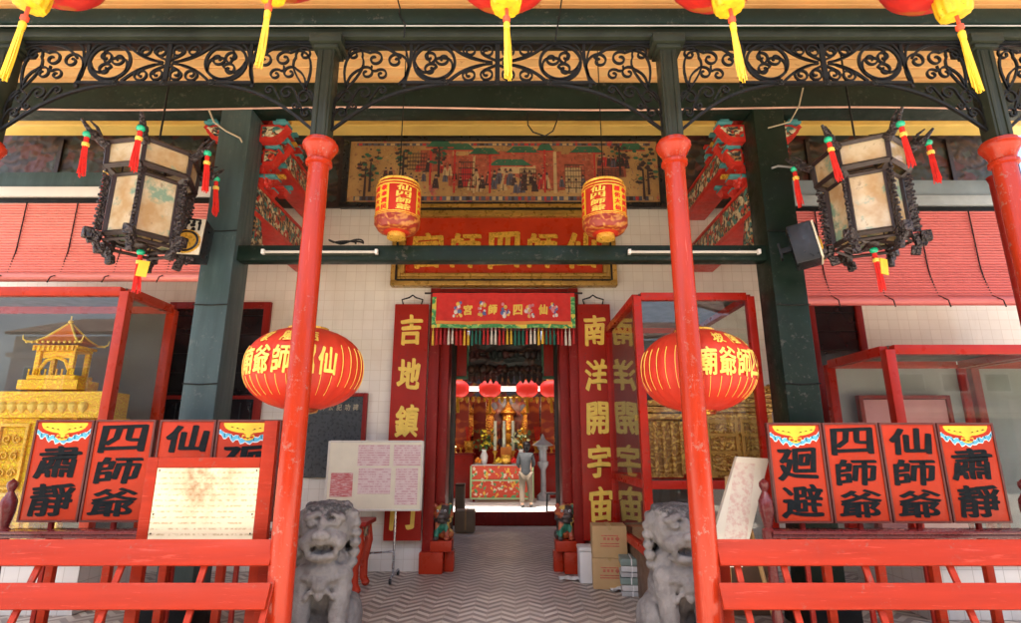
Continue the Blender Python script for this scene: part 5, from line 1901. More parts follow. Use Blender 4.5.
# red carved side table behind the left lion
tx, ty = W(362, 540, 6.9).x, 6.9
t = thing('carved_table', 'red carved side table with cabriole legs behind the left stone lion', 'table', (tx - .4, ty, 0))
zt = W(360, 524, ty).z
m = MB(); m.bx(tx - .95, tx + .10, ty - .25, ty + .25, zt, zt + .05, .012); m.build('table_top', REDD, t)
m = MB(); m.bx(tx - .88, tx + .04, ty - .2, ty + .2, zt - .14, zt - .003, .01); m.build('apron', CARV, t)
for dx in (0, -.84):
    for dy in (-.2, .2):
        m = MB(); m.tube([(tx + dx, ty + dy, zt - .02), (tx + dx + .03, ty + dy, zt * .72), (tx + dx - .015, ty + dy, zt * .4), (tx + dx - .01, ty + dy, .10), (tx + dx + .03, ty + dy, .03)], .055, 8, r1=.045)
        m.sph((tx + dx + .02, ty + dy, .04), .05, (1, 1, .8), 10)
        m.build('leg', RED, t)

# black inscribed plaque
PY = FY - .05
a, c = W(322, 440, PY), W(368, 393, PY)
t = thing('wall_plaque', 'black inscribed plaque in a dark red frame behind the left oval lantern', 'plaque', ((a.x + c.x) / 2 - .2, PY, a.z - .4))
m = MB(); m.bx(a.x - .3, c.x - .06, PY, PY + .03, a.z - .5, c.z - .05); m.build('slab', paint('slate_black', (.05, .06, .065), .3, .3, 8, .1), t)
m = MB(); m.bx(c.x - .06, c.x, PY - .02, PY + .045, a.z - .5, c.z, .008); m.bx(a.x - .3, c.x - .062, PY - .02, PY + .045, c.z - .05, c.z, .008); m.build('frame', REDD, t)
its = []
for r_ in range(2):
    for k, ch in enumerate('師公記功碑'):
        its.append((ch, c.x - .62 + .115 * k, c.z - .2 - .22 * r_, .075, .09))
letters('lettering', its[:5] , paint('faded_gold', (.38, .33, .22), .5), t, .03, lambda x, z, l: Vector((x, PY - .001 - l, z)))

# ------------------------------------------------------------------ cartons, books and papers by the right jamb
KR = paint('cardboard', (.50, .32, .14), .75, .1, 4, .2, 40)
KT = paint('carton_tape', (.46, .30, .13), .3, .08, 6, 0)
KI = paint('carton_print', (.50, .13, .07), .6, .3, 30, 0)
def carton(px0, px1, py0, py1, Y, lab, z0=None, yaw=.0):
    a, c = W(px0, py1, Y), W(px1, py0, Y)
    w, h = c.x - a.x, c.z - a.z
    zb = a.z if z0 is None else z0
    t = thing('carton', lab, 'box', (0, 0, 0), 'cartons beside the right couplet board')
    m = MB(); m.box((0, 0, h / 2), (w, .34, h), None, .008); m.build('carton_body', KR, t)
    m = MB(); m.box((0, -.171, h * .93), (.055, .004, h * .13)); m.box((0, 0, h + .001), (.055, .34, .004)); m.build('tape', KT, t)
    m = MB()
    for k in range(3):
        m.box((-.06 + .045 * k, -.1705, h * .60), (.03, .002, .03))
    m.lathe([(.001, 0), (.024, .0)], (0, 0, 0), 14) if False else None
    m.box((.09, -.1705, h * .60), (.04, .002, .04), (0, .78, 0))
    for k in range(2):
        m.box((.0, -.1705, h * (.45 - .08 * k)), (.22, .002, .012))
    m.box((0, -.1705, h * .70), (.20, .002, .012))
    m.build('print', KI, t)
    t.location = ((a.x + c.x) / 2, Y + .17, max(zb, 0))
    t.rotation_euler = (0, 0, yaw)
    return h + max(zb, 0)
h = carton(595, 627, 554, 585, 6.9, 'brown carton with red print, lower of two by the right jamb', 0.003, R(-6))
carton(594, 627, 521, 553, 6.9, 'brown carton with red print, upper of two by the right jamb', h + .003, R(-4))
a = W(580, 573, 7.2)
t = thing('foam_box', 'plain white box standing behind the brown cartons', 'box', (a.x + .12, 7.3, 0))
m = MB(); m.bx(a.x, a.x + .3, 7.18, 7.45, 0.002, .36, .015); m.build('body', WHITE, t)
m = MB(); m.bx(a.x - .008, a.x + .308, 7.17, 7.46, .363, .41, .015); m.build('lid', WHITE, t)
a = W(634, 574, 6.6)
bc = [paint('book_' + n, c, .6, .1, 9, .1) for n, c in (('grey', (.42, .42, .40)), ('white', (.62, .60, .55)), ('green', (.20, .26, .22)))]
zz = .003
for k in range(6):
    hh = .045 + .012 * (k % 3)
    t = thing('book_stack_bundle', ['grey bundle at the bottom of the paper pile beside the cartons', 'white bundle lying second from the floor in the paper pile', 'green bundle lying third from the floor in the paper pile', 'grey bundle lying fourth from the floor in the paper pile', 'white bundle just under the top of the paper pile', 'green bundle on top of the paper pile by the glass case'][k], 'paper bundle', (0, 0, 0), 'paper bundles piled beside the cartons')
    m = MB(); m.box((0, 0, hh / 2), (.24, .32, hh), None, .006); m.build('sheets', bc[k % 3], t)
    m = MB(); m.box((0, 0, hh / 2), (.012, .326, hh + .006)); m.build('string', WHITE, t)
    t.location = (a.x + .01 * math.sin(k * 2), 6.75, zz)
    t.rotation_euler = (0, 0, R(-8 + 9 * math.sin(k * 3.1)))
    zz += hh + .008
def crumple(px, py, sx, sy, lab, mt, seed):
    r3 = random.Random(seed)
    p = W(px, py, 7)
    t_ = (0 - CZ)
    # where the ray through the pixel meets the floor
    u = (px - 510.5) / FPX; v_ = (311.5 - py) / FPX
    cc_, ss_ = math.cos(PITCH), math.sin(PITCH)
    k = -CZ / (ss_ + v_ * cc_)
    g = Vector((CX + k * u, k * (cc_ - v_ * ss_), 0))
    m = MB()
    n = 7
    gr = [[m.bm.verts.new((g.x + sx * (i / n - .5) + r3.uniform(-.02, .02), g.y + sy * (j / n - .5) + r3.uniform(-.02, .02), .008 + .05 * r3.random() * (1 - abs(i / n - .5)))) for i in range(n + 1)] for j in range(n + 1)]
    for j in range(n):
        for i in range(n):
            m.bm.faces.new((gr[j][i], gr[j][i + 1], gr[j + 1][i + 1], gr[j + 1][i]))
    return tag(m.build('crumpled_paper', mt, smooth=0), lab, 'paper', 'papers on the porch floor')
PAP = paint('paper', (.62, .60, .55), .7, .2, 20, 0)
crumple(577, 580, .42, .12, 'flat white paper lying at the foot of the right jamb', PAP, 1)
crumple(623, 590, .30, .22, 'crumpled white plastic bag lying in front of the cartons', PAP, 2)

# ------------------------------------------------------------------ door blocks with little painted lions
def door_block(s, lab):
    t = thing('door_pedestal', 'red door block carrying the %s painted lion' % lab, 'pedestal', (s * .98, 7.8, 0), 'red blocks at the foot of the door jambs')
    m = MB(); m.bx(s * 1.10, s * .79, 7.68, 8.02, 0, .262, .015); m.build('base_block', RED, t)
    m = MB(); m.bx(s * .96, s * .68, 7.70, 8.0, .265, .40, .012); m.build('upper_block', RED, t)
    m = MB(); m.bx(s * .785, s * .66, 7.82, 8.0, 0.002, .258, .012); m.build('side_block', RED, t)
    l = thing('painted_lion', 'small orange and green painted lion on the %s door block' % lab, 'figurine', (s * .82, 7.840, .403), 'painted lions on the door blocks')
    x = s * .82
    P = [('s', (x, 7.880, .65), (.10, .10, .13)), ('s', (x, 7.820, .72), (.085, .08, .10)), ('s', (x, 7.780, .86), (.115, .11, .11)), ('s', (x, 7.690, .82), (.075, .06, .05)), ('s', (x, 7.710, .76), (.06, .045, .025))]
    for q in (-1, 1):
        P += [('c', (x + q * .06, 7.780, .70), (x + q * .07, 7.750, .56), .035, .03), ('s', (x + q * .07, 7.720, .545), (.038, .05, .025)), ('s', (x + q * .10, 7.880, .58), (.05, .09, .065)),
              ('s', (x + q * .05, 7.690, .89), (.028, .025, .028)), ('s', (x + q * .10, 7.800, .94), (.03, .025, .045))]
    for k in range(22):
        a = 2 * PI * k / 11
        P += [('s', (x + .115 * math.cos(a), 7.820, .84 + .115 * math.sin(a) - (.0 if k < 11 else .02)), (.03, .035 + .03 * (k >= 11), .03))]
    P = [(q[0], (q[1][0], q[1][1], q[1][2] - .12)) + ((q[2],) if q[0] == 's' else ((q[2][0], q[2][1], q[2][2] - .12), q[3], q[4])) for q in P]
    blob('body', P, PLION, l, .009, 2, [((x, 7.660, .67), (.055, .06, .016), .03)], .004, 40)
    for q in (-1, 1):
        m = MB()
        m.mat(0).sph((x + q * .05, 7.665, .775), .018, n=8)
        m.mat(1).sph((x + q * .05, 7.650, .775), .009, n=8)
        m.build('eye', [WHITE, BLACK], l)
PLION = carved('painted_lion', (.55, .16, .05), (.42, .09, .04), ((.03, .20, .12), (.62, .42, .10), (.08, .06, .05)), 11, .4, dist=.004, strength=.4)
door_block(-1, 'left')
door_block(1, 'right')

# ------------------------------------------------------------------ inside the doorway: carved door head, boxes
HY = 9.35
t = thing('carved_lintel', 'dark carved lintel with red side panels hanging inside the doorway', 'carving', (0, HY, 2.8))
za, zb_, zc_ = W(500, 346, HY).z, W(500, 376, HY).z, W(500, 385, HY).z
m = MB(); m.bx(-.62, .62, HY, HY + .08, zb_, za + .45, .01)
for k in range(26):
    r_ = random.Random(k)
    m.sph((-.58 + 1.16 * (k % 13) / 12, HY, zb_ + .12 + .25 * (k // 13)), .07, (r_.uniform(.6, 1.1), .8, r_.uniform(.6, 1.3)), 8)
for k in range(13):
    x = -.60 + .1 * k
    m.lathe([(.001, zc_ + .02 * abs(k - 6) / 3), (.03, zc_ + .06), (.05, zb_ + .03), (.03, zb_ + .06)], (x, HY + .02, 0), 8)
m.build('carving', CARVD, t)
for s in (-1, 1):
    m = MB(); m.bx(s * .66, s * .96, HY + .01, HY + .06, zb_, za + .45, .008); m.build('red_panel', CPL, t)
    m = MB(); m.bx(s * .625, s * .66, HY, HY + .07, zb_ - .05, za + .12, .006); m.bx(s * .96, s * 1.0, HY, HY + .07, zb_ - .05, za + .12, .006); m.bx(s * .66, s * .96, HY, HY + .07, zb_ - .05, zb_ - .003, .006)
    m.build('green_edge', paint('edge_green', (.05, .16, .09), .5) if 'edge_green' not in bpy.data.materials else bpy.data.materials['edge_green'], t)
a = W(464, 527, 11.2)
t = thing('kraft_box', 'dull olive brown box on the floor inside the doorway, in front of the threshold', 'box', (a.x, 11.4, 0))
m = MB(); m.bx(W(455, 527, 11.2).x, W(474, 527, 11.2).x, 11.2, 11.6, 0.002, .40, .01); m.build('body', BROWN if False else paint('kraft', (.24, .19, .12), .7), t)
m = MB(); m.bx(W(455, 527, 11.2).x + .18, W(474, 527, 11.2).x - .15, 11.197, 11.603, .05, .405); m.build('tape', KT, t)
t = thing('kraft_box', 'taller brown box behind the olive one inside the doorway', 'box', (a.x, 11.9, 0))
m = MB(); m.bx(W(455, 500, 11.7).x, W(464, 500, 11.7).x, 11.7, 12.0, 0.002, .82, .01); m.build('body', bpy.data.materials['kraft'], t)
m = MB(); m.bx(W(455, 500, 11.7).x - .005, W(464, 500, 11.7).x + .005, 11.695, 12.005, .823, .86, .006); m.build('lid', BROWN, t)

# ------------------------------------------------------------------ worshipper
PYY = 15.6
gx = W(526, 508, PYY).x
pz = 0.0
per = thing('person', 'person in a grey jacket and khaki trousers standing at the altar table, seen from behind', 'person', (gx, PYY, 0))
SKIN = paint('skin', (.48, .28, .19), .5, .08, 8, 0)
JAC = paint('jacket', (.028, .031, .035), .8, .2, 8, .3, 80)
KHA = paint('khaki', (.12, .09, .062), .8, .15, 8, .3, 80)
HAI = paint('hair', (.012, .010, .010), .45, .3, 30, .3)
V = [(0, 0, .93), (0, .01, 1.12), (0, .02, 1.33), (.01, .04, 1.44), (.02, .07, 1.50), (.03, .085, 1.60),
     (-.16, .02, 1.37), (-.20, .0, 1.12), (-.13, .20, 1.04), (.16, .02, 1.37), (.21, .03, 1.12), (.15, .24, 1.10),
     (-.09, .0, .86), (-.10, .02, .48), (-.10, -.02, .09), (-.10, .12, .035), (.09, .0, .86), (.12, .10, .48), (.14, .10, .09), (.15, .24, .035)]
E = [(0, 1), (1, 2), (2, 3), (3, 4), (4, 5), (2, 6), (6, 7), (7, 8), (2, 9), (9, 10), (10, 11), (0, 12), (12, 13), (13, 14), (14, 15), (0, 16), (16, 17), (17, 18), (18, 19)]
RR = [.13, .13, .15, .065, .06, .095, .07, .05, .036, .07, .05, .036, .095, .065, .045, .04, .095, .065, .045, .04]
skin('body', [(x + gx, y + PYY, z) for x, y, z in V], E, RR, SKIN, per)
V2 = [(0, 0, .80), (0, 0, .93), (0, .01, 1.14), (0, .02, 1.33), (.01, .035, 1.42), (-.16, .02, 1.375), (-.205, .0, 1.12), (-.145, .17, 1.05), (.16, .02, 1.375), (.215, .03, 1.12), (.16, .20, 1.09)]
E2 = [(0, 1), (1, 2), (2, 3), (3, 4), (3, 5), (5, 6), (6, 7), (3, 8), (8, 9), (9, 10)]
skin('jacket', [(x + gx, y + PYY, z) for x, y, z in V2], E2, [.17, .165, .165, .17, .08, .09, .07, .055, .09, .07, .055], JAC, per)
V3 = [(0, 0, .90), (-.09, 0, .84), (-.10, .02, .48), (-.10, -.02, .11), (.09, 0, .84), (.12, .10, .48), (.14, .10, .11)]
skin('trousers', [(x + gx, y + PYY, z) for x, y, z in V3], [(0, 1), (1, 2), (2, 3), (0, 4), (4, 5), (5, 6)], [.145, .115, .085, .07, .115, .085, .07], KHA, per)
m = MB(); m.sph((gx + .03, PYY + .065, 1.63), .115, (.95, 1.05, 1.05), 16); m.sph((gx + .025, PYY + .03, 1.55), .09, (1, .8, 1.1), 12); m.build('hair', HAI, per)
for (x, y) in ((-.10, .05), (.145, .17)):
    MB().sph((gx + x, PYY + y, .045), .06, (.85, 2.0, .75), 12).build('shoe', BLACK, per)

# ------------------------------------------------------------------ courtyard altar and hall
def table(xa, xb, Y, zt, depth, lab, cloth):
    t = thing('altar_table', lab, 'altar table', ((xa + xb) / 2, Y + depth / 2, 0))
    m = MB(); m.bx(xa, xb, Y, Y + depth, zt - .05, zt, .01); m.build('table_top', REDD, t)
    for x in (xa + .06, xb - .06):
        for y in (Y + .06, Y + depth - .06):
            m = MB(); m.bx(x - .04, x + .04, y - .04, y + .04, 0, zt - .053, .008); m.build('leg', REDD, t)
    return t
AY = 17.2
xa, xb = W(472, 480, AY).x, W(532, 480, AY).x
zt = W(500, 466, AY).z
table(xa, xb, AY, zt, .8, 'altar table under the embroidered cloth behind the person', True)
ALT = carved('altar_cloth', (.62, .05, .03), (.58, .08, .03), ((.75, .42, .06), (.10, .32, .12), (.70, .55, .40)), 24, .7, dist=.003, strength=.2, aw=.05)
ALZ = zt
cl = thing('altar_cloth', 'red embroidered altar cloth with green edge and white top under the candles', 'tablecloth', ((xa + xb) / 2, AY, zt))
m = MB(); m.bx(xa - .03, xb + .03, AY - .03, AY + .83, zt + .004, zt + .03, .008); m.build('white_top', WHITE, cl)
m = MB()
for (y, z0, z1, o_) in ((AY - .04, .12, zt + .002, 0), (AY - .05, zt - .34, zt + .002, 1)):
    n = 40
    lo = [m.bm.verts.new((xa - .03 + (xb - xa + .06) * k / n, y - .025 * abs(math.sin(k * .8)), z0 - (.06 * abs(math.sin(k * PI / 10)) if o_ else 0))) for k in range(n + 1)]
    hi = [m.bm.verts.new((xa - .03 + (xb - xa + .06) * k / n, y, z1)) for k in range(n + 1)]
    for k in range(n):
        m.bm.faces.new((lo[k], lo[k + 1], hi[k + 1], hi[k]))
m.build('front_drape', ALT, cl)
m = MB(); m.bx(xa - .05, xa, AY - .10, AY - .085, .10, zt, .004); m.bx(xb, xb + .05, AY - .10, AY - .085, .10, zt, .004); m.bx(xa, xb, AY - .10, AY - .085, .08, .13, .004); m.bx(xa, xb, AY - .12, AY - .105, zt - .43, zt - .39, .004)
m.build('edging', paint('edging_green', (.35, .52, .25), .7), cl)
for k, px in enumerate((495, 504, 513)):
    p = W(px, 447, AY + .5)
    t = thing('altar_candle', ['pale candle with green foot on the altar, left of three', 'tall pale candle with gold band in the middle of three', 'pale candle with green foot on the altar, right of three'][k], 'candle', (p.x, AY + .5, zt + .03), 'candles on the altar')
    ztop = W(px, 421, AY + .5).z
    m = MB(); m.lathe([(.05, zt + .45), (.055, zt + .6), (.05, ztop)], (p.x, AY + .5, 0), 12); m.build('wax', paint('wax', (.72, .75, .55), .5) if 'wax' not in bpy.data.materials else bpy.data.materials['wax'], t)
    m = MB(); m.lathe([(.10, zt + .033), (.04, zt + .10), (.03, zt + .30), (.09, zt + .42), (.055, zt + .447)], (p.x, AY + .5, 0), 12); m.build('holder', GOLD, t)
LEAF = paint('leaf_green', (.06, .16, .04), .5, .4, 10, 0)
FLW = paint('flower_yellow', (.85, .62, .03), .6, .2, 20, 0)
def vase(px, fl, lab):
    p = W(px, 460, AY + .25)
    r3 = random.Random(px)
    t = thing('flower_vase', lab, 'vase', (p.x, AY + .25, zt + .03), 'flower vases on the altar')
    m = MB(); m.lathe([(.07, zt + .033), (.11, zt + .15), (.12, zt + .28), (.06, zt + .42), (.085, zt + .48)], (p.x, AY + .25, 0), 14); m.build('vase_body', WHITE, t)
    m = MB()
    for k in range(70):
        a, b_, r = r3.uniform(0, 2 * PI), r3.uniform(.45, 1.05), r3.uniform(.02, .32)
        c = Vector((p.x + r * math.cos(a), AY + .25 + r * math.sin(a), zt + b_))
        u = Vector((r3.uniform(-1, 1), r3.uniform(-1, 1), r3.uniform(-1, 1))).normalized() * .09
        w = Vector((r3.uniform(-1, 1), r3.uniform(-1, 1), r3.uniform(-1, 1))).normalized() * .03
        m.poly([c - u, c + w, c + u, c - w])
    m.build('foliage', LEAF, t, recalc=False)
    m = MB()
    for k in range(16):
        a, b_, r = r3.uniform(0, 2 * PI), r3.uniform(.6, 1.1), r3.uniform(.02, .28)
        m.sph((p.x + r * math.cos(a), AY + .25 + r * math.sin(a), zt + b_), r3.uniform(.03, .06), (1, 1, .8), 7)
    m.build('blossom', fl, t)
vase(484, FLW, 'white vase of yellow flowers at the left end of the altar')
vase(521, paint('flower_pale', (.70, .70, .35), .6), 'white vase of pale flowers behind the person')
p = W(506, 458, AY + .2)
t = thing('incense_burner', 'small orange gold incense burner in the middle of the altar', 'incense burner', (p.x, AY + .2, zt + .03))
m = MB(); m.lathe([(.09, zt + .05), (.16, zt + .14), (.17, zt + .22), (.13, zt + .28), (.15, zt + .32)], (p.x, AY + .2, 0), 16); m.build('bowl', GOLD, t)
for a in (0, 2.1, 4.2):
    m = MB(); m.cyl((p.x + .09 * math.cos(a), AY + .2 + .09 * math.sin(a), zt + .033), (p.x + .1 * math.cos(a), AY + .2 + .1 * math.sin(a), zt + .10), .02, n=8); m.build('foot', GOLD, t)
m = MB(); m.bx(p.x - .17, p.x + .17, AY + .32, AY + .36, zt + .033, zt + .55, .01); m.build('back_plate', paint('plate_orange', (.65, .22, .03), .4), t)
# low red counters left and right further back
for (pa, pb, lab) in ((440, 474, 'dark red offering counter on the left of the courtyard'), (533, 566, 'dark red offering counter on the right of the courtyard')):
    Y = 18.4
    x0, x1 = W(pa, 470, Y).x, W(pb, 470, Y).x
    zt2 = W(500, 453, Y).z
    t = thing('offering_counter', lab, 'counter', ((x0 + x1) / 2, Y, 0), 'offering counters in the hall')
    m = MB(); m.bx(x0, x1, Y, Y + .6, zt2 - .06, zt2, .01); m.build('counter_top', REDD, t)
    m = MB(); m.bx(x0 + .05, x1 - .05, Y + .05, Y + .55, 0, zt2 - .063, .01); m.build('cabinet', CPL, t)
    m = MB()
    for k in range(6):
        x = x0 + .1 + (x1 - x0 - .2) * k / 5
        m.lathe([(.06, zt2 + .003), (.02, zt2 + .06), (.05, zt2 + .16), (.07, zt2 + .18)], (x, Y + .2, 0), 8)
    m.build('lamp_cup', GOLD, t)
# white incense tower on the right
p = W(543, 460, 17.6)
t = thing('incense_tower', 'white pagoda shaped incense tower on the right of the courtyard', 'incense tower', (p.x, 17.6, 0))
m = MB(); m.lathe([(.20, .003), (.20, .15), (.09, .25), (.08, .9), (.17, 1.05), (.17, 1.15)], (p.x, 17.6, 0), 8); m.build('base', paint('tower_white', (.32, .33, .34), .5), t)
m = MB(); m.lathe([(.12, 1.155), (.12, 1.5), (.16, 1.52), (.16, 1.60), (.34, 1.64), (.20, 1.74), (.08, 1.82), (.05, 1.92), (.001, 2.0)], (p.x, 17.6, 0), 8); m.build('tower', bpy.data.materials['tower_white'], t)
# chair by the right door leaf
p = W(549, 505, 14.6)
t = thing('folding_chair', 'dark chair seen edge-on by the right door leaf', 'chair', (p.x, 14.6, 0))
m = MB(); m.box((p.x + .12, 14.6, .45), (.40, .40, .03), None, .01); m.build('seat', BLACK, t)
m = MB(); m.box((p.x + .30, 14.6, .80), (.03, .38, .35), (0, .12, 0), .01); m.build('backrest', BLACK, t)
for dx in (-.06, .28):
    for dy in (-.17, .17):
        m = MB(); m.cyl((p.x + dx, 14.6 + dy, 0), (p.x + dx + .02, 14.6 + dy, .44 if dx < 0 else .9), .014, n=8); m.build('leg', IRON, t)
# hall pillars with couplets, lit lanterns, fluorescent tube, back altar
for px, lab in ((463, 'outer left'), (480, 'inner left'), (533, 'inner right'), (547, 'outer right')):
    Y = 19.6 if 'outer' in lab else 20.6
    p = W(px, 420, Y)
    t = thing('hall_pillar', 'dark red hall pillar with an orange board, %s of the four behind the altar' % lab, 'pillar', (p.x, Y, 0), 'red pillars in the hall')
    m = MB(); m.lathe([(.24, 0), (.24, .2), (.2, .25), (.2, 4.6)], (p.x, Y, 0), 20); m.build('shaft', REDD, t)
    m = MB(); m.bx(p.x - .22, p.x + .22, Y - .26, Y - .23, 1.5, 4.2, .01); m.build('board', CARVO if 'CARVO' in globals() else globals().setdefault('CARVO', carved('couplet_orange', (.62, .16, .03), (.35, .04, .02), (), 5, .4, dist=.003)), t)
LIT = glow('lit_lantern', (.80, .035, .02), .14)
for px, w_, lab in ((458, 24, 'lit red lantern in the hall, partly hidden by the left door leaf'), (490, 24, 'lit red lantern in the hall, left of the middle pair'), (527, 24, 'lit red lantern in the hall, right of the middle pair'), (551, 24, 'lit red lantern in the hall, partly hidden by the right door leaf')):
    Y = 13.2
    p = W(px, 389, Y)
    t = thing('hall_lantern', lab, 'lantern', p, 'lit lanterns in the hall')
    m = MB(); m.lathe([(max(.09, .27 * max(0, 1 - abs((k - 8) / 8.5) ** 2.2) ** .5), -.20 + .40 * k / 16) for k in range(17)], p, 48, mod=lambda k: 1 + .015 * abs(math.sin(k * PI / 4))); m.build('body', LIT, t)
    MB().lathe([(.10, .19), (.10, .23)], p, 16).build('ring', GOLD, t); MB().lathe([(.10, -.23), (.10, -.19)], p, 16).build('ring', GOLD, t)
    m = MB(); m.tube([p + Vector((0, 0, -.23)), p + Vector((0, 0, -.30)), p + Vector((.01, 0, -.56))], .025, 8, r1=.035); m.build('tassel', YEL, t)
    m = MB(); m.cyl(p + Vector((0, 0, .23)), p + Vector((0, 0, 1.9)), .01, n=6); m.build('cord', IRON, t)
Y = 13.6
p0, p1 = W(455, 390, Y), W(553, 390, Y)
t = thing('hall_lamp', 'lit white fluorescent tube running behind the hall lanterns', 'lamp', ((p0.x + p1.x) / 2, Y, p0.z))
m = MB(); m.cyl((p0.x - .3, Y, p0.z), (p1.x + .3, Y, p0.z), .03, n=10); m.build('tube', glow('tube_light', (1, .97, .9), .8), t)
m = MB(); m.bx(p0.x - .3, p1.x + .3, Y - .03, Y + .05, p0.z + .035, p0.z + .09); m.build('housing', WHITE, t)
t = thing('back_altar', 'dim carved altar screen with gilt crests at the back of the hall', 'altar', (0, 22.4, 0))
m = MB(); m.bx(-3.4, 3.4, 22.5, 22.9, 0, 4.6, .02)
m.build('screen', carved('screen', (.22, .045, .03), (.10, .02, .02), ((.40, .08, .04), (.60, .36, .08), (.10, .10, .16)), 5, .4, dist=.02), t)
m = MB()
for k in range(7):
    x = -2.4 + .8 * k
    m.lathe([(.25, 2.0), (.3, 2.3), (.22, 2.8), (.34, 2.9), (.1, 3.2), (.02, 3.4)], (x, 22.3, 0), 10)
m.build('gilt_crest', GILT, t)
m = MB(); m.bx(-1.1, 1.1, 22.2, 22.45, 3.5, 3.85, .02); m.build('name_board', GOLD, t)
m = MB(); m.bx(-2.6, 2.6, 21.6, 22.2, 0, 1.5, .02); m.build('altar_block', CPL, t)

t = thing('gilt_valance', 'gilded openwork valance hanging across the hall behind the lit lanterns', 'valance', (0, 19.0, 3.2))
m = MB(); m.bx(-2.6, 2.6, 19.0, 19.06, 3.25, 4.4, .01); m.build('panel', carved('valance', (.40, .22, .06), (.10, .03, .03), ((.30, .04, .03), (.08, .10, .16)), 9, .4, dist=.01), t)
m = MB()
for k in range(27):
    x = -2.6 + .2 * k
    m.lathe([(.001, 3.02 + .06 * (k % 2)), (.05, 3.10), (.07, 3.2), (.05, 3.26)], (x, 19.03, 0), 8)
m.build('pendant', GOLD, t)
for k, (px, py, lab) in enumerate(((468, 455, 'small gold brass urn on the left offering counter'), (538, 455, 'small gold brass urn on the right offering counter'))):
    p = W(px, py, 18.6)
    zc_ = W(500, 453, 18.4).z
    t = thing('brass_urn', lab, 'urn', (p.x, 18.7, zc_))
    m = MB(); m.lathe([(.10, zc_ + .003), (.06, zc_ + .08), (.16, zc_ + .22), (.14, zc_ + .34), (.17, zc_ + .38)], (p.x, 18.85, 0), 14); m.build('bowl', GOLD, t)
    m = MB()
    for q in range(14):
        a = q * .45
        m.cyl((p.x + .05 * math.cos(a), 18.85 + .05 * math.sin(a), zc_ + .36), (p.x + .12 * math.cos(a), 18.85 + .12 * math.sin(a), zc_ + .85), .006, n=5)
    m.build('incense_sticks', TASR, t)

# warm point lights added for the glow of the hall lamps, no fixtures here
for x, y, z in ((-1.6, 19.5, 3.6), (1.6, 19.5, 3.6), (0, 21.4, 3.2)):
    l = bpy.data.lights.new('hall_fill_light', 'POINT'); l.energy = 20; l.color = (1, .72, .45); l.shadow_soft_size = .25
    o = bpy.data.objects.new('hall_fill_light', l); COL.objects.link(o); o.location = (x, y, z)
# gilt figures and lamps crowding the back altar
for k in range(9):
    x = -2.2 + .55 * k
    r_ = random.Random(k + 40)
    t = thing('gilt_figure', 'small gilt figure, number %s from the left in the row on the back altar' % ('one two three four five six seven eight nine'.split()[k]), 'figurine', (x, 21.8, 1.503), 'gilt figures on the back altar')
    m = MB(); m.lathe([(.16, 1.503), (.18, 1.6), (.12, 1.7), (.17, 1.85), (.10, 2.05 + .1 * r_.random())], (x, 21.8, 0), 10); m.build('robe', GOLD, t)
    m = MB(); m.sph((x, 21.8, 2.22), .085, (1, 1, 1.1), 10); m.build('head', GOLD, t)

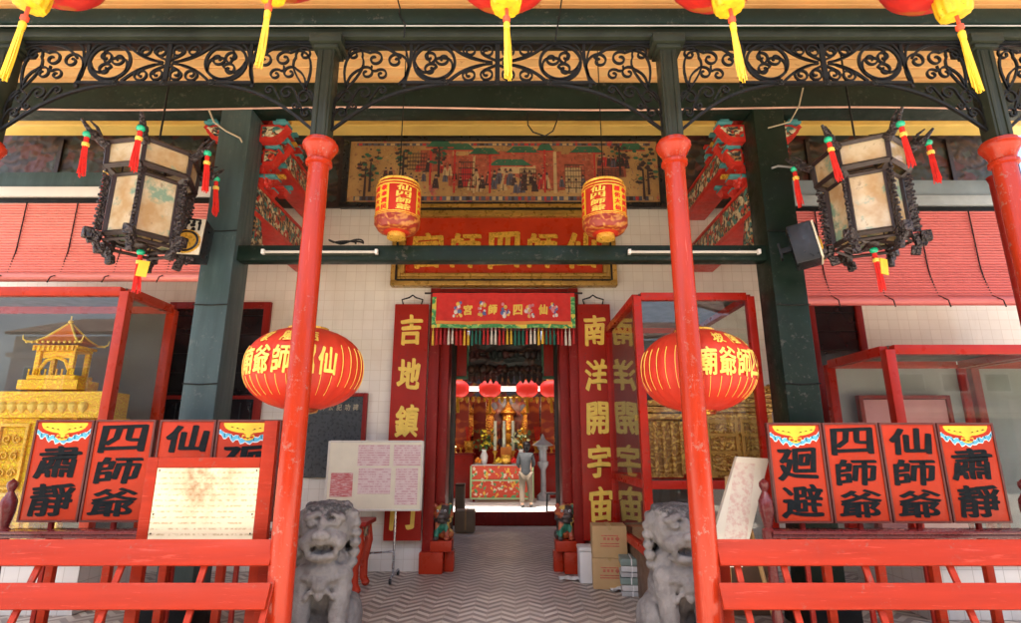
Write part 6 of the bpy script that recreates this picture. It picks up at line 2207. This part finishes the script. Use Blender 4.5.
for k, (px, lab) in enumerate(((478, 'plate of orange fruit at the left end of the altar table'), (499, 'plate of yellow fruit left of the incense burner'), (514, 'plate of red fruit right of the incense burner'))):
    p = W(px, 465, AY + .12)
    r_ = random.Random(k)
    t = thing('fruit_plate', lab, 'plate', (p.x, AY + .14, zt + .03), 'fruit plates on the altar')
    m = MB(); m.lathe([(.05, ALZ + .034), (.05, ALZ + .05), (.14, ALZ + .075)], (p.x, AY + .14, 0), 14); m.build('dish', WHITE, t)
    m = MB()
    for q in range(8):
        a = q * .9
        m.sph((p.x + .06 * math.cos(a) * (q > 1), AY + .14 + .06 * math.sin(a), ALZ + .11 + .05 * (q % 3)), .048, n=8)
    m.build('fruit', [paint('orange', (.85, .30, .02), .5), YEL, TASR][k], t)
for k, (x, y, lab) in enumerate(((-2.0, 18.9, 'tall brass candle tree on the left of the hall'), (1.95, 18.9, 'tall brass candle tree on the right of the hall'))):
    t = thing('candle_tree', lab, 'candle stand', (x, y, 0), 'candle trees in the hall')
    m = MB(); m.lathe([(.2, 0.003), (.05, .1), (.03, 1.9)], (x, y, 0), 12); m.build('stem', GOLD, t)
    for q in range(3):
        z = 1.25 + .28 * q
        m = MB()
        for e in range(8):
            a = e * PI / 4
            R_ = .34 - .08 * q
            m.cyl((x, y, z - .06), (x + R_ * math.cos(a), y + R_ * math.sin(a), z), .010, n=5)
            m.cyl((x + R_ * math.cos(a), y + R_ * math.sin(a), z), (x + R_ * math.cos(a), y + R_ * math.sin(a), z + .03), .03, n=7)
        m.build('cup_ring', GOLD, t)
        for e in range(8):
            a = e * PI / 4
            MB().sph((x + R_ * math.cos(a), y + R_ * math.sin(a), z + .055), .022, (1, 1, 1.5), 6).build('flame', glow('flame', (1, .62, .22), 2.0) if 'flame' not in bpy.data.materials else bpy.data.materials['flame'], t)
# shophouses on the other side of the street: they stand in the reflections of the glass cases
SHM = [paint('shop_cream', (.50, .46, .38), .8, .2, .5, .2), paint('shop_blue', (.30, .36, .40), .8, .2, .5, .2), paint('shop_pink', (.48, .34, .30), .8, .2, .5, .2)]
SHW = paint('shop_window', (.03, .035, .04), .15)
SHR = paint('shop_roof', (.16, .07, .05), .8)
for k, lab in enumerate(('cream shophouse across the street facing the porch', 'blue-grey shophouse across the street facing the porch', 'pink shophouse across the street facing the porch', 'tall cream shophouse at the street corner opposite', 'low blue shophouse left of the pale ones across the street', 'pink shophouse at the far left end of the street opposite', 'cream shophouse at the far right end of the street opposite')):
    x0 = (-3.2, 3.4, -9.8, 10.0, -16.4, -23.0, 16.6)[k]
    h = (7.2, 6.4, 6.8, 7.6, 5.8, 6.6, 6.2)[k]
    y1 = -13.0 - .4 * (k % 2)
    t = thing('shophouse', lab, 'shophouse', (x0 + 3.2, y1 - 4, -.16), 'shophouses across the street')
    m = MB(); m.bx(x0, x0 + 6.4, y1 - 8, y1, -.16, h, .02); m.bx(x0 - .05, x0 + 6.45, y1 - .1, y1 + .25, h - 1.0, h - .8); m.bx(x0, x0 + 6.4, y1 - .05, y1 + .9, 3.0, 3.25)
    m.build('wall', SHM[k % 3], t)
    m = MB(); m.poly([(x0 - .2, y1 + .35, h + .01), (x0 + 6.6, y1 + .35, h + .01), (x0 + 6.6, y1 - 4, h + 1.6), (x0 - .2, y1 - 4, h + 1.6)], .15, (0, .3, 1)); m.build('roof', SHR, t)
    for q in range(3):
        f = MB(); xw = x0 + .7 + 1.9 * q
        f.bx(xw, xw + 1.2, y1 - .02, y1 + .05, 3.9, h - 1.4, .01); w = f.build('window', WHITE, t)
        f = MB(); f.bx(xw + .08, xw + 1.12, y1 + .03, y1 + .06, 3.98, h - 1.48); f.build('pane', SHW, w)
    m = MB(); m.bx(x0 + .5, x0 + 5.9, y1 - .02, y1 + .04, 0, 2.8); m.build('shop_opening', SHW, t)
